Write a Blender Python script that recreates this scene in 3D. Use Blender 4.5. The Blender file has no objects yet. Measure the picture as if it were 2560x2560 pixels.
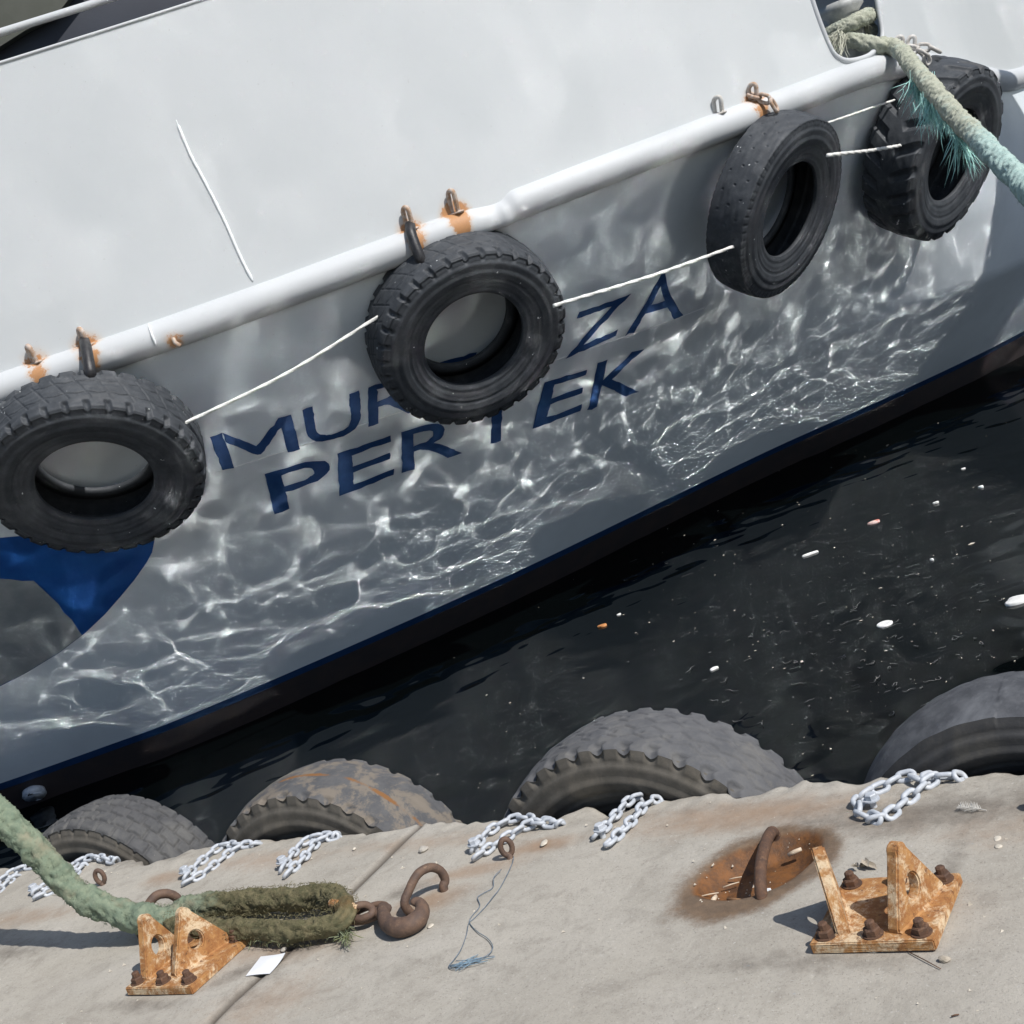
import bpy, bmesh, math, random
import numpy as np
from mathutils import Vector, Matrix
from mathutils.bvhtree import BVHTree

rng = np.random.default_rng(7)
random.seed(7)
sc = bpy.context.scene
COL = sc.collection

# ------------------------------------------------------------------ camera
F = 3500.0                      # focal length in pixels of the 2560 px frame
YAW, PITCH, ROLL = 0.5788, 0.1621, -0.34
CAM = np.array([0.0, -3.4305, 1.65])
_f = np.array([-math.sin(YAW)*math.cos(PITCH), math.cos(YAW)*math.cos(PITCH), -math.sin(PITCH)])
_r = np.array([math.cos(YAW), math.sin(YAW), 0.0])
_u = np.cross(_r, _f)
CR = math.cos(ROLL)*_r + math.sin(ROLL)*_u
CU = -math.sin(ROLL)*_r + math.cos(ROLL)*_u
CF = _f
cd = bpy.data.cameras.new("camera")
cam = bpy.data.objects.new("camera", cd)
COL.objects.link(cam)
cd.sensor_width = 36.0
cd.lens = 36.0*F/2560.0
cd.clip_start = 0.05
cd.clip_end = 500.0
cam.matrix_world = Matrix(((CR[0], CU[0], -CF[0], CAM[0]), (CR[1], CU[1], -CF[1], CAM[1]),
                           (CR[2], CU[2], -CF[2], CAM[2]), (0, 0, 0, 1)))
sc.camera = cam

# ------------------------------------------------------------------ light
SUN = np.array([0.184, -0.042, 0.207])
SUN = SUN/np.linalg.norm(SUN)
EL = math.asin(SUN[2])
w = bpy.data.worlds.new("World")
sc.world = w
w.use_nodes = True
bg = w.node_tree.nodes["Background"]
sky = w.node_tree.nodes.new("ShaderNodeTexSky")
sky.sky_type = 'NISHITA'
sky.sun_disc = False
sky.sun_elevation = EL
sky.sun_rotation = math.atan2(SUN[0], SUN[1])
w.node_tree.links.new(sky.outputs[0], bg.inputs[0])
bg.inputs[1].default_value = 0.10
sl = bpy.data.lights.new("sun", 'SUN')
sl.energy = 4.6
sl.angle = math.radians(0.5)
sl.color = (1.0, 0.965, 0.92)
so = bpy.data.objects.new("sun", sl)
COL.objects.link(so)
so.rotation_euler = Vector(SUN).to_track_quat('Z', 'Y').to_euler()
so.location = (10, -4, 12)
sc.view_settings.view_transform = 'Standard'
sc.view_settings.look = 'None'
sc.view_settings.gamma = 1.0
sc.view_settings.exposure = 0.0
cy = sc.cycles
cy.use_denoising = True
cy.use_adaptive_sampling = False
cy.caustics_reflective = True
cy.caustics_refractive = False
cy.blur_glossy = 0.0
cy.sample_clamp_indirect = 0.0
cy.max_bounces = 6
cy.diffuse_bounces = 3
cy.glossy_bounces = 3
try:
    cy.use_guiding = True
    cy.use_surface_guiding = True
    cy.guiding_training_samples = 128
except Exception:
    pass

ZW = -0.70                       # water level, quay top is z = 0

# ------------------------------------------------------------------ pixel helpers (photo pixels, 2560 frame)
def ray(x, y):
    return (x-1280)/F*CR - (y-1280)/F*CU + CF
def at_z(x, y, z=0.0):
    d = ray(x, y)
    return CAM + d*(z-CAM[2])/d[2]
def at_dist(x, y, t):
    d = ray(x, y)
    return CAM + d/np.linalg.norm(d)*t
def at_y(x, y, yy):
    d = ray(x, y)
    return CAM + d*(yy-CAM[1])/d[1]
def proj(P):
    d = np.asarray(P, float)-CAM
    z = d@CF
    return np.stack([1280+F*(d@CR)/z, 1280-F*(d@CU)/z], -1)
def unit(v):
    v = np.asarray(v, float)
    return v/np.linalg.norm(v)

# ------------------------------------------------------------------ mesh helpers
def mesh_np(name, V, Q, smooth=True, attrs=None):
    V = np.asarray(V, np.float32).reshape(-1, 3)
    me = bpy.data.meshes.new(name)
    if isinstance(Q, np.ndarray):
        n, k = Q.shape
        me.vertices.add(len(V)); me.vertices.foreach_set("co", V.ravel())
        me.loops.add(n*k); me.loops.foreach_set("vertex_index", Q.astype(np.int32).ravel())
        me.polygons.add(n)
        me.polygons.foreach_set("loop_start", np.arange(0, n*k, k, dtype=np.int32))
        me.update(calc_edges=True)
        me.validate()
    else:
        me.from_pydata([tuple(map(float, v)) for v in V], [], Q)
        me.update()
    me.polygons.foreach_set("use_smooth", np.full(len(me.polygons), smooth))
    if attrs:
        for k_, a in attrs.items():
            at = me.attributes.new(k_, 'FLOAT', 'POINT')
            at.data.foreach_set("value", np.asarray(a, np.float32))
    return me

def link(name, me, mat=None, parent=None):
    o = bpy.data.objects.new(name, me)
    COL.objects.link(o)
    if mat is not None and me is not None and len(me.materials) == 0:
        me.materials.append(mat)
    if parent is not None:
        o.parent = parent
    return o
def tag(o, label=None, cat=None, group=None, kind=None):
    if label: o["label"] = label
    if cat: o["category"] = cat
    if group: o["group"] = group
    if kind: o["kind"] = kind
    return o
def empty(name, loc=(0, 0, 0), label=None, cat=None, group=None, kind=None):
    o = bpy.data.objects.new(name, None)
    COL.objects.link(o)
    o.empty_display_size = 0.1
    o.location = tuple(map(float, loc))
    return tag(o, label, cat, group, kind)

def grid_faces(nu, nv, cu=False, cv=False):
    iu = np.arange(nu if cu else nu-1); iv = np.arange(nv if cv else nv-1)
    a, b = np.meshgrid(iu, iv, indexing='ij')
    a2 = (a+1) % nu; b2 = (b+1) % nv
    return np.stack([a*nv+b, a2*nv+b, a2*nv+b2, a*nv+b2], -1).reshape(-1, 4)

class MB:
    """collects pieces (verts, faces of any size) into one mesh"""
    def __init__(s): s.V = []; s.F = []; s.n = 0
    def add(s, V, Fs):
        V = np.asarray(V, float).reshape(-1, 3)
        s.F += [tuple(int(i)+s.n for i in f) for f in Fs]
        s.V.append(V); s.n += len(V)
        return s
    def mesh(s, name, smooth=True, weld=False):
        me = mesh_np(name, np.concatenate(s.V), s.F, smooth)
        return me

def catmull(P, n=12):
    P = np.asarray(P, float)
    P = np.vstack([2*P[0]-P[1], P, 2*P[-1]-P[-2]])
    out = []
    for i in range(1, len(P)-2):
        p0, p1, p2, p3 = P[i-1], P[i], P[i+1], P[i+2]
        for t in np.linspace(0, 1, n, endpoint=False):
            out.append(.5*((2*p1)+(-p0+p2)*t+(2*p0-5*p1+4*p2-p3)*t*t+(-p0+3*p1-3*p2+p3)*t**3))
    out.append(P[-2])
    return np.array(out)
def resample(P, step):
    P = np.asarray(P, float)
    d = np.r_[0, np.cumsum(np.linalg.norm(np.diff(P, axis=0), axis=1))]
    n = max(2, int(round(d[-1]/step))+1)
    s = np.linspace(0, d[-1], n)
    return np.stack([np.interp(s, d, P[:, k]) for k in range(P.shape[1])], 1), s
def frames(P, closed=False):
    T = np.gradient(P, axis=0) if not closed else np.roll(P, -1, 0)-np.roll(P, 1, 0)
    T /= np.linalg.norm(T, axis=1)[:, None]+1e-12
    up = np.array([0, 0, 1.0])
    if abs(T[0]@up) > .9: up = np.array([1.0, 0, 0])
    A = np.zeros_like(P)
    a = up-T[0]*(up@T[0]); a /= np.linalg.norm(a)
    for i in range(len(P)):
        a = a-T[i]*(a@T[i]); a /= np.linalg.norm(a)+1e-12
        A[i] = a
    return T, A, np.cross(T, A)
def tube(P, r, nseg=12, caps=True, closed=False, rfun=None):
    P = np.asarray(P, float)
    T, A, B = frames(P, closed)
    th = np.linspace(0, 2*math.pi, nseg, endpoint=False)
    R = np.full((len(P), nseg), 1.0)*np.reshape(r, (-1, 1)) if np.ndim(r) else np.full((len(P), nseg), float(r))
    if rfun is not None: R = R*rfun
    V = P[:, None]+R[..., None]*(np.cos(th)[None, :, None]*A[:, None]+np.sin(th)[None, :, None]*B[:, None])
    Fq = grid_faces(len(P), nseg, cu=closed, cv=True)
    Fl = [tuple(f) for f in Fq]
    V = V.reshape(-1, 3)
    if caps and not closed:
        Fl.append(tuple(range(nseg)))
        Fl.append(tuple(reversed(range((len(P)-1)*nseg, len(P)*nseg))))
    return V, Fl
def box(c, s, rot=None, bev=0.0):
    bm = bmesh.new()
    bmesh.ops.create_cube(bm, size=1)
    for v in bm.verts: v.co = Vector((v.co.x*s[0], v.co.y*s[1], v.co.z*s[2]))
    if bev: bmesh.ops.bevel(bm, geom=bm.edges[:], offset=bev, segments=2, affect='EDGES')
    V = np.array([v.co[:] for v in bm.verts]); bm.verts.index_update()
    Fs = [[v.index for v in f.verts] for f in bm.faces]
    bm.free()
    if rot is not None: V = V@np.asarray(rot).T
    return V+np.asarray(c), Fs
def hexprism(c, r, h, rot=0.0, top_bev=0.15):
    th = rot+np.arange(6)*math.pi/3
    ring = np.stack([np.cos(th), np.sin(th), 0*th], 1)
    V = np.concatenate([ring*r, ring*r+[0, 0, h*(1-top_bev)], ring*r*.86+[0, 0, h]])+c
    Fs = [(i, (i+1) % 6, 6+(i+1) % 6, 6+i) for i in range(6)]
    Fs += [(6+i, 6+(i+1) % 6, 12+(i+1) % 6, 12+i) for i in range(6)]
    Fs += [tuple(range(12, 18)), tuple(reversed(range(6)))]
    return V, Fs
def cyl(c, r, h, n=16, axis=(0, 0, 1)):
    a = unit(axis); P = np.array([c, np.asarray(c)+a*h])
    return tube(P, r, n)
def inside(poly, x, y):
    poly = np.asarray(poly, float); n = len(poly)
    res = np.zeros(np.shape(x), bool)
    j = n-1
    for i in range(n):
        xi, yi = poly[i]; xj, yj = poly[j]
        c = ((yi > y) != (yj > y)) & (x < (xj-xi)*(y-yi)/(yj-yi+1e-12)+xi)
        res ^= c
        j = i
    return res
def smooth01(x, a, b):
    t = np.clip((x-a)/(b-a), 0, 1)
    return t*t*(3-2*t)
def vnoise(x, y, seed=0, n=24, lo=.5, hi=6):
    r = np.random.default_rng(seed)
    o = 0*x
    for i in range(n):
        k = math.exp(r.uniform(math.log(lo), math.log(hi))); a = r.uniform(0, 2*math.pi)
        o = o+np.sin(2*math.pi*k*(x*math.cos(a)+y*math.sin(a))+r.uniform(0, 6.28))
    return o/math.sqrt(n/2)

# ------------------------------------------------------------------ materials
class NT:
    def __init__(s, name):
        s.m = bpy.data.materials.new(name); s.m.use_nodes = True
        s.t = s.m.node_tree; s.b = s.t.nodes["Principled BSDF"]
        s.tc = s.t.nodes.new("ShaderNodeTexCoord")
    def n(s, typ, **kw):
        nd = s.t.nodes.new("ShaderNode"+typ)
        for k, v in kw.items(): setattr(nd, k, v)
        return nd
    def l(s, a, b): s.t.links.new(a, b)
    def noise(s, scale, detail=4, rough=.6, vec=None, dist=0.0):
        nd = s.n("TexNoise"); nd.inputs["Scale"].default_value = scale
        nd.inputs["Detail"].default_value = detail; nd.inputs["Roughness"].default_value = rough
        nd.inputs["Distortion"].default_value = dist
        s.l(vec if vec is not None else s.tc.outputs["Object"], nd.inputs["Vector"])
        return nd.outputs["Fac"]
    def ramp(s, fac, a, b):
        nd = s.n("MapRange"); nd.inputs[1].default_value = a; nd.inputs[2].default_value = b
        nd.interpolation_type = 'SMOOTHSTEP'
        s.l(fac, nd.inputs[0]); return nd.outputs[0]
    def mix(s, fac, a, b):
        nd = s.n("Mix", data_type='RGBA')
        for v, i in ((fac, 0), (a, 6), (b, 7)):
            if isinstance(v, (int, float)): nd.inputs[i].default_value = v
            elif isinstance(v, tuple): nd.inputs[i].default_value = (*v, 1)
            else: s.l(v, nd.inputs[i])
        return nd.outputs[2]
    def math(s, op, a, b=0.0):
        nd = s.n("Math", operation=op)
        for v, i in ((a, 0), (b, 1)):
            if isinstance(v, (int, float)): nd.inputs[i].default_value = v
            else: s.l(v, nd.inputs[i])
        return nd.outputs[0]
    def attr(s, name):
        nd = s.n("Attribute"); nd.attribute_name = name; return nd.outputs["Fac"]
    def bump(s, h, dist=.01, strength=.5, chain=None):
        nd = s.n("Bump"); nd.inputs["Distance"].default_value = dist; nd.inputs["Strength"].default_value = strength
        s.l(h, nd.inputs["Height"])
        if chain is not None: s.l(chain, nd.inputs["Normal"])
        return nd.outputs[0]
    def done(s, col=None, rough=.5, metal=0.0, nrm=None, spec=None):
        if col is not None:
            if isinstance(col, tuple): s.b.inputs["Base Color"].default_value = (*col, 1)
            else: s.l(col, s.b.inputs["Base Color"])
        if isinstance(rough, (int, float)): s.b.inputs["Roughness"].default_value = rough
        else: s.l(rough, s.b.inputs["Roughness"])
        s.b.inputs["Metallic"].default_value = metal
        if spec is not None: s.b.inputs["Specular IOR Level"].default_value = spec
        if nrm is not None: s.l(nrm, s.b.inputs["Normal"])
        return s.m

def mottled(name, c1, c2, scale=6, c3=None, s3=30, t3=(.55, .7), rough=.6, metal=0, bump=.3, bscale=80, bdist=.004, spec=None, ramp=(.35, .65)):
    t = NT(name)
    col = t.mix(t.ramp(t.noise(scale, 6, .65), *ramp), c1, c2)
    if c3: col = t.mix(t.ramp(t.noise(s3, 5, .7), *t3), col, c3)
    nb = t.bump(t.noise(bscale, 6, .7), bdist, bump) if bump else None
    return t.done(col, rough, metal, nb, spec)
M = {}
def paint_mat(name, c, c2, rough, rustattr=True, bumpy=.12):
    t = NT(name)
    col = t.mix(t.ramp(t.noise(1.3, 5, .6), .35, .7), c, c2)
    # faint scuffs and specks
    col = t.mix(t.math('MULTIPLY', t.ramp(t.noise(45, 3, .6), .70, .74), .35), col, (.33, .33, .32))
    if rustattr:
        a = t.math('ADD', t.attr("rust"), t.math('MULTIPLY', t.math('SUBTRACT', t.noise(38, 6, .78), .5), 1.3))
        col = t.mix(t.ramp(a, .38, .62), col, t.mix(t.noise(70, 3), (.50, .20, .05), (.26, .10, .035)))
        b = t.math('ADD', t.attr("rust"), t.math('MULTIPLY', t.math('SUBTRACT', t.noise(9, 4, .7), .5), .5))
        col = t.mix(t.math('MULTIPLY', t.ramp(b, .12, .5), .35), col, (.55, .36, .2))
    nb = t.bump(t.noise(2.2, 2, .5), .02, bumpy)
    nb = t.bump(t.noise(160, 3, .6), .0006, .4, nb)
    return t.done(col, rough, 0, nb)
M['bulwark'] = paint_mat("bulwark paint", (.545, .570, .582), (.52, .548, .562), .45, bumpy=.05)
M['rail'] = paint_mat("rail paint", (.52, .54, .555), (.475, .495, .51), .6)
M['hull'] = paint_mat("hull paint", (.71, .77, .81), (.62, .675, .71), .36)
M['letter'] = mottled("letter blue", (.006, .045, .16), (.009, .055, .18), 20, rough=.45, bump=.1)
M['emblem'] = mottled("emblem blue", (.004, .055, .24), (.006, .07, .27), 6, rough=.45, bump=.1)
M['emblem_grey'] = mottled("emblem grey", (.19, .215, .23), (.235, .26, .275), 7, rough=.5, bump=.1)
M['stripe'] = mottled("stripe blue", (.008, .04, .12), (.012, .05, .145), 12, rough=.4, bump=.1)
M['boot'] = mottled("boot top", (.026, .022, .024), (.038, .028, .027), 5, rough=.7, bump=.2)
M['steel_rust'] = mottled("rusted steel", (.16, .085, .05), (.09, .05, .035), 25, (.24, .13, .07), 60, rough=.75, bump=.6, bscale=140, bdist=.003)
M['rust_paint'] = None
M['galv'] = mottled("galvanised", (.52, .545, .58), (.40, .43, .47), 40, rough=.5, metal=.0, bump=.3, bscale=200, bdist=.001)
M['white_rope'] = mottled("white cord", (.78, .78, .75), (.6, .6, .57), 90, rough=.8, bump=.6, bscale=260, bdist=.003)
M['shade_navy'] = mottled("navy wall", (.016, .021, .034), (.02, .026, .04), 4, rough=.6, bump=.1)  # dark tone puts the shaded interior into the wall colour
M['olive'] = mottled("olive panel", (.07, .075, .06), (.085, .09, .075), 3, rough=.7, bump=.1)
M['deck'] = mottled("deck grey", (.34, .35, .35), (.42, .43, .43), 4, rough=.7)
M['strap'] = mottled("black strap", (.012, .012, .014), (.03, .03, .033), 30, rough=.45, bump=.4)

# ------------------------------------------------------------------ the ship's lines
PLAN = np.array([(-9.6, .35), (-8.2, .55), (-6.68, 1.37), (-5.9, 1.83), (-4.2, 3.3), (-2.95, 4.83), (-2.42, 5.94), (-2.26, 6.95), (-2.2, 8.1), (-2.2, 10.0), (-2.25, 12.5)])
FOOT = np.array([(-10.3, 1.75), (-8.9, 1.95), (-7.72, 2.62), (-7.03, 3.22), (-5.78, 4.92), (-4.95, 6.45), (-4.36, 7.5), (-3.75, 8.4), (-2.97, 9.8), (-2.4, 11.5), (-2.3, 13.5)])
NS = 24
plan = catmull(PLAN, NS)
foot = catmull(FOOT, NS)
RAILPX = np.array([(-900, 1300), (-300, 1082), (0, 975), (230, 898), (400, 843), (560, 786), (900, 660), (1150, 567), (1500, 431), (1850, 300), (2150, 185), (2205, 168), (2280, 160), (2400, 180), (2500, 205), (2560, 222), (2760, 280)])
def rail_z(x, y):
    lo, hi = 1.2, 2.8
    for _ in range(40):
        m = (lo+hi)/2
        p = proj([x, y, m])
        if p[1] < np.interp(p[0], RAILPX[:, 0], RAILPX[:, 1]): hi = m
        else: lo = m
    return m
rz = np.array([rail_z(*p) for p in plan])
ok = [i for i, p in enumerate(plan) if -200 < proj([p[0], p[1], 1.9])[0] < 2640 and p[1] < 9]
i0, i1 = ok[0], ok[-1]
rz[:i0] = rz[i0]; rz[i1:] = rz[i1]-.0*np.arange(len(rz)-i1)
k = np.ones(13)/13
rz = np.convolve(np.pad(rz, 6, 'edge'), k, 'valid')
RAIL = np.c_[plan, rz]
ZS = -0.5                         # height of the blue stripe's lower edge
FOOT3 = np.c_[foot, np.full(len(foot), ZS)]
ND = len(RAIL)
# plan normals pointing to the quay
tg = np.gradient(plan, axis=0); tg /= np.linalg.norm(tg, axis=1)[:, None]
NRM = np.c_[tg[:, 1], -tg[:, 0], np.zeros(ND)]

def hull_pt(i, t):
    """t=0 at the rail, 1 at the stripe, >1 below"""
    a, b = RAIL[i]+[0, 0, -.03], FOOT3[i]
    p = a+(b-a)*t
    ch = .34*float(smooth01(RAIL[i][1], 5.2, 7.2))
    tri = min(t/.66, (1-min(t, 1.0))/.34)
    return p+NRM[i]*(0.05*math.sin(math.pi*min(t, 1.0))+ch*max(tri, 0))   # slightly full section, a chine towards the quarter
TS = np.r_[np.linspace(0, .66, 30), np.linspace(.66, .978, 14)[1:], 1.0, 1.03, 1.06, 1.15, 1.3]
HV = np.array([[hull_pt(i, t) for t in TS] for i in range(ND)])
n_side = 43
def sub(V, a, b):
    W = V[:, a:b]
    return W.reshape(-1, 3), grid_faces(W.shape[0], W.shape[1])
bvh_v, bvh_f = sub(HV, 0, len(TS))
HULL = BVHTree.FromPolygons([tuple(v) for v in bvh_v], [tuple(map(int, f)) for f in bvh_f])
def on_hull(x, y, off=0.0):
    d = unit(ray(x, y))
    loc, nrm, _, dist = HULL.ray_cast(Vector(CAM), Vector(d))
    if loc is None: return None
    n = np.array(nrm)
    if n@d > 0: n = -n
    return np.array(loc)+n*off

# eye plates on the rail: pixel of foot, rust strength
EYES = [(92, 925, .8), (212, 880, .95), (1018, 585, .9), (1142, 545, 1.4), (1788, 282, .1), (1865, 268, .8), (2232, 128, .25), (2266, 116, .2)]
def rail_point(px, up=.085, out=.0):
    """nearest station to a pixel column"""
    pr = proj(RAIL+[0, 0, up])
    i = int(np.argmin(np.abs(pr[:, 0]-px)+1e3*((RAIL[:, 1] > 9) | (RAIL[:, 0] < -7.5))))
    return i
RUSTPTS = []
for px, py, s in EYES:
    i = rail_point(px)
    RUSTPTS.append((RAIL[i]+[0, 0, .07]+NRM[i]*.03, s, .075))
    RUSTPTS.append((RAIL[i]+NRM[i]*.09+[0, 0, .01], s*1.0, .065))
i = rail_point(405); RUSTPTS.append((RAIL[i]+NRM[i]*.06+[0, 0, -.05], .8, .06))
def rust_at(V):
    V = V.reshape(-1, 3); a = np.zeros(len(V))
    for p, s, r in RUSTPTS:
        d = V-p; d = d*np.where(d[:, 2:3] < 0, [1.35, 1.35, .5], [1, 1, 1.1])
        a = np.maximum(a, s*np.exp(-(np.linalg.norm(d, axis=1)/r)**2*.9))
    return a

ship = empty("ship", (RAIL[90][0], RAIL[90][1], ZW), "white steel ship with flared side, blue name lettering and tyres along its rail", "ship")
SHIP_INV = Matrix.Translation(-Vector(ship.location))
def ship_part(name, me, mat, parent=None):
    o = link(name, me, mat)
    o.parent = parent or ship
    if parent is None: o.matrix_parent_inverse = SHIP_INV
    return o

V, Fq = sub(HV, 0, n_side)
hull_o = ship_part("hull", mesh_np("hull", V, Fq, attrs={"rust": rust_at(V)*.6}), M['hull'])
V, Fq = sub(HV, n_side-1, n_side+1)
ship_part("waterline_stripe", mesh_np("waterline_stripe", V+np.repeat(NRM, 2, 0)*.002, Fq), M['stripe'])
V, Fq = sub(HV, n_side, len(TS))
ship_part("boot_topping", mesh_np("boot_topping", V, Fq), M['boot'])

# rub rail: a half pipe with a crumpled dent
th = np.linspace(0, 2*math.pi, 28, endpoint=False)
fine, fs = resample(RAIL, .02)
T_, A_, B_ = frames(fine)
prx = proj(fine)[:, 0]
Nn = np.cross(T_, [0, 0, 1.0]); Nn /= np.linalg.norm(Nn, axis=1)[:, None]
Zz = np.cross(Nn, T_)
rr = np.full((len(fine), 28), .088)
sdent = fs[int(np.argmin(np.abs(prx-1255)+1e4*(fine[:, 1] > 8)))]
ds = fs-sdent
dent = np.exp(-(np.maximum(-ds, 0)/.22)**2)*np.exp(-(np.maximum(ds, 0)/.05)**2)
ang = np.cos(th)[None]*.9+.1
rr = rr*(1-.50*dent[:, None]*np.clip(np.cos(th-.5), 0, 1)[None]+.20*(np.exp(-(ds/.03)**2))[:, None]*np.clip(np.cos(th+.3), 0, 1)[None])
rr *= 1+.01*vnoise(fs[:, None]*1.0, th[None]*.3, 3, lo=.3, hi=2)
RVt = fine[:, None]+rr[..., None]*(np.cos(th)[None, :, None]*Nn[:, None]+np.sin(th)[None, :, None]*Zz[:, None])
rail_o = ship_part("rub_rail", mesh_np("rub_rail", RVt.reshape(-1, 3), grid_faces(len(fine), 28, cv=True), attrs={"rust": rust_at(RVt)}), M['rail'])

# bulwark with the fairlead opening
TOPPX = np.array([(-900, 410), (0, 160), (250, 82), (500, 2), (1280, -260), (2560, -560)])
def bul_z(x, y):
    lo, hi = 2.0, 4.5
    for _ in range(40):
        m = (lo+hi)/2
        p = proj([x, y, m])
        if p[1] < np.interp(p[0], TOPPX[:, 0], TOPPX[:, 1]): hi = m
        else: lo = m
    return m
bz = np.array([bul_z(*p) for p in plan])
bz = np.where(np.arange(ND) < i0, bz[i0], np.where(np.arange(ND) > i1, bz[i1], bz))
bz = np.minimum(bz, 3.6)
bfine, bs = resample(np.c_[RAIL, bz], .0125)
bt = np.gradient(bfine[:, :2], axis=0); bt /= np.linalg.norm(bt, axis=1)[:, None]
bn = np.c_[bt[:, 1], -bt[:, 0], 0*bt[:, 0]]
NV = 110
tt = np.linspace(0, 1, NV)
BV = np.zeros((len(bfine), NV, 3))
for j, t in enumerate(tt):
    z = bfine[:, 2]+.03+(bfine[:, 3]-bfine[:, 2]-.03)*t
    BV[:, j] = np.c_[bfine[:, :2], z]+bn*(.02+.0*t)
wob = .0025*vnoise(bs[:, None], tt[None]*1.2, 5, lo=.15, hi=1.1)
BV += bn[:, None]*wob[..., None]
OPEN = [(2012, -60), (2040, 30), (2072, 112), (2092, 142), (2125, 152), (2170, 140), (2192, 118), (2206, 92), (2200, 40), (2180, -60), (2165, -100), (2130, -125), (2070, -125), (2028, -100)]
pp = proj(BV.reshape(-1, 3)).reshape(len(bfine), NV, 2)
cen = (pp[:-1, :-1]+pp[1:, 1:]+pp[1:, :-1]+pp[:-1, 1:])/4
okm = bfine[:-1, 1] < 8
hole = inside(OPEN, cen[..., 0], cen[..., 1]) & okm[:, None]
GF = grid_faces(len(bfine), NV)
GF = GF[~hole.reshape(-1)]
bul = mesh_np("bulwark", BV.reshape(-1, 3), GF, attrs={"rust": rust_at(BV)})
bulo = ship_part("bulwark", bul, M['bulwark'])
BULT = BVHTree.FromPolygons([tuple(v) for v in BV.reshape(-1, 3)], [tuple(map(int, f)) for f in grid_faces(len(bfine), NV)])
def on_bul(x, y, off=0.0):
    d = unit(ray(x, y))
    loc, nrm, _, dist = BULT.ray_cast(Vector(CAM), Vector(d))
    if loc is None: return None
    n = np.array(nrm)
    if n@d > 0: n = -n
    return np.array(loc)+n*off
# cap along the bulwark's top
cap = BV[:, -1]
mb = MB(); mb.add(*tube(resample(cap, .05)[0], .009, 8))
ship_part("bulwark_cap", mb.mesh("bulwark_cap"), M['rail'], bulo)
# rim of the fairlead
rim = [on_bul(*p) for p in OPEN]
rim = [p for p in rim if p is not None]
mb = MB(); mb.add(*tube(resample(catmull(rim+rim[:1], 8), .02)[0], .017, 12))
ship_part("fairlead_rim", mb.mesh("fairlead_rim"), M['rail'], bulo)
# weld bead on the bulwark and on the rail
def bead(name, pts, r, parent):
    P, s = resample(catmull(pts, 10), .012)
    rf = 1+.35*rng.random((len(P), 8))
    rf[:3] *= .3; rf[-2:] *= .6
    m_ = MB(); m_.add(*tube(P, r, 8, rfun=rf))
    return ship_part(name, m_.mesh(name), M['bead'], parent)
M['bead'] = mottled("fresh white bead", (.80, .82, .83), (.72, .74, .75), 40, rough=.5, bump=.1)
bead("weld_seam", [on_bul(x, y) for x, y in [(440, 300), (475, 385), (520, 470), (565, 560), (600, 640), (632, 703)]], .008, None)
bead("weld_seam", [on_hull(x, y) for x, y in [(540, 1182), (760, 1112), (960, 1043), (1180, 975), (1420, 890), (1640, 815), (1760, 770)]], .0022, None)
i = int(np.argmin(np.abs(prx-385)+1e4*(fine[:, 1] > 8)))
bead("weld_seam", [fine[i]+.09*(math.cos(a)*Nn[i]+math.sin(a)*Zz[i]) for a in np.linspace(1.2, -.5, 8)], .006, None)

# eye plates
def eye(i, h=.075, w_=.05, r=.012, mat='steel_rust', lean=0.0):
    base = RAIL[i]+NRM[i]*.03+np.array([0, 0, .074])
    t = np.array([tg[i][0], tg[i][1], 0]); up = unit(np.array([0, 0, 1.])+NRM[i]*.35)
    a = np.linspace(0, math.pi, 14)
    sd = unit(t*math.cos(1.1)+NRM[i]*math.sin(1.1))
    arc = [base-sd*w_/2, *[base+up*(h-w_/2)+sd*(-w_/2*math.cos(q))+up*w_/2*math.sin(q) for q in a], base+sd*w_/2]
    m_ = MB(); m_.add(*tube(resample(np.array(arc), .008)[0], r, 10))
    m_.add(*box(base+np.array([0, 0, .0]), (.09, .05, .014), bev=.003))
    return ship_part("eye_bolt", m_.mesh("eye_bolt"), M[mat])
M['eye_rust'] = mottled("pale rusty paint", (.52, .45, .40), (.36, .22, .13), 30, (.55, .55, .53), 25, rough=.6, bump=.5)
M['eye_pale'] = mottled("worn pale paint", (.6, .59, .57), (.45, .42, .38), 30, rough=.6, bump=.4)
for kx, (px, py, s) in enumerate(EYES):
    eye(rail_point(px), h=.13 if 1000 < px < 1200 else .10, mat='eye_rust' if s > .5 else 'eye_pale', r=.014)
mb = MB(); i = rail_point(408)
c = RAIL[i]+NRM[i]*.075+[0, 0, -.06]
mb.add(*tube(np.array([c+[0, 0, .03], c, c+NRM[i]*.01+[.02, .01, -.025]]), .012, 8))
ship_part("pad_eye", mb.mesh("pad_eye"), M['eye_rust'])

# deck behind the bulwark, deckhouse wall, handrail, mooring bitts seen through the fairlead
inn = np.c_[plan, rz-.05]-NRM*np.array([1, 1, 0])*0
mid = np.array([-8.5, 9.5])
deck_in = np.c_[plan+(mid-plan)*.75, rz-.05]
DV = np.stack([inn-NRM*.03, deck_in], 1)
ship_part("deck", mesh_np("deck", DV.reshape(-1, 3), grid_faces(ND, 2)), M['deck'])
k0 = .10
sel = slice(0, 100)
lo_ = np.c_[plan+(mid-plan)*k0, rz-.1]; hi_ = np.c_[plan+(mid-plan)*k0, rz*0+5.2]
DV = np.stack([lo_, hi_, hi_-NRM*.08, lo_-NRM*.08], 1)[sel]
dh = ship_part("deckhouse_wall", mesh_np("deckhouse_wall", DV.reshape(-1, 3), grid_faces(DV.shape[0], 4, cv=True)), M['shade_navy'])
DW = BVHTree.FromPolygons([tuple(v) for v in DV.reshape(-1, 3)], [tuple(map(int, f)) for f in grid_faces(DV.shape[0], 4, cv=True)])
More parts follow.
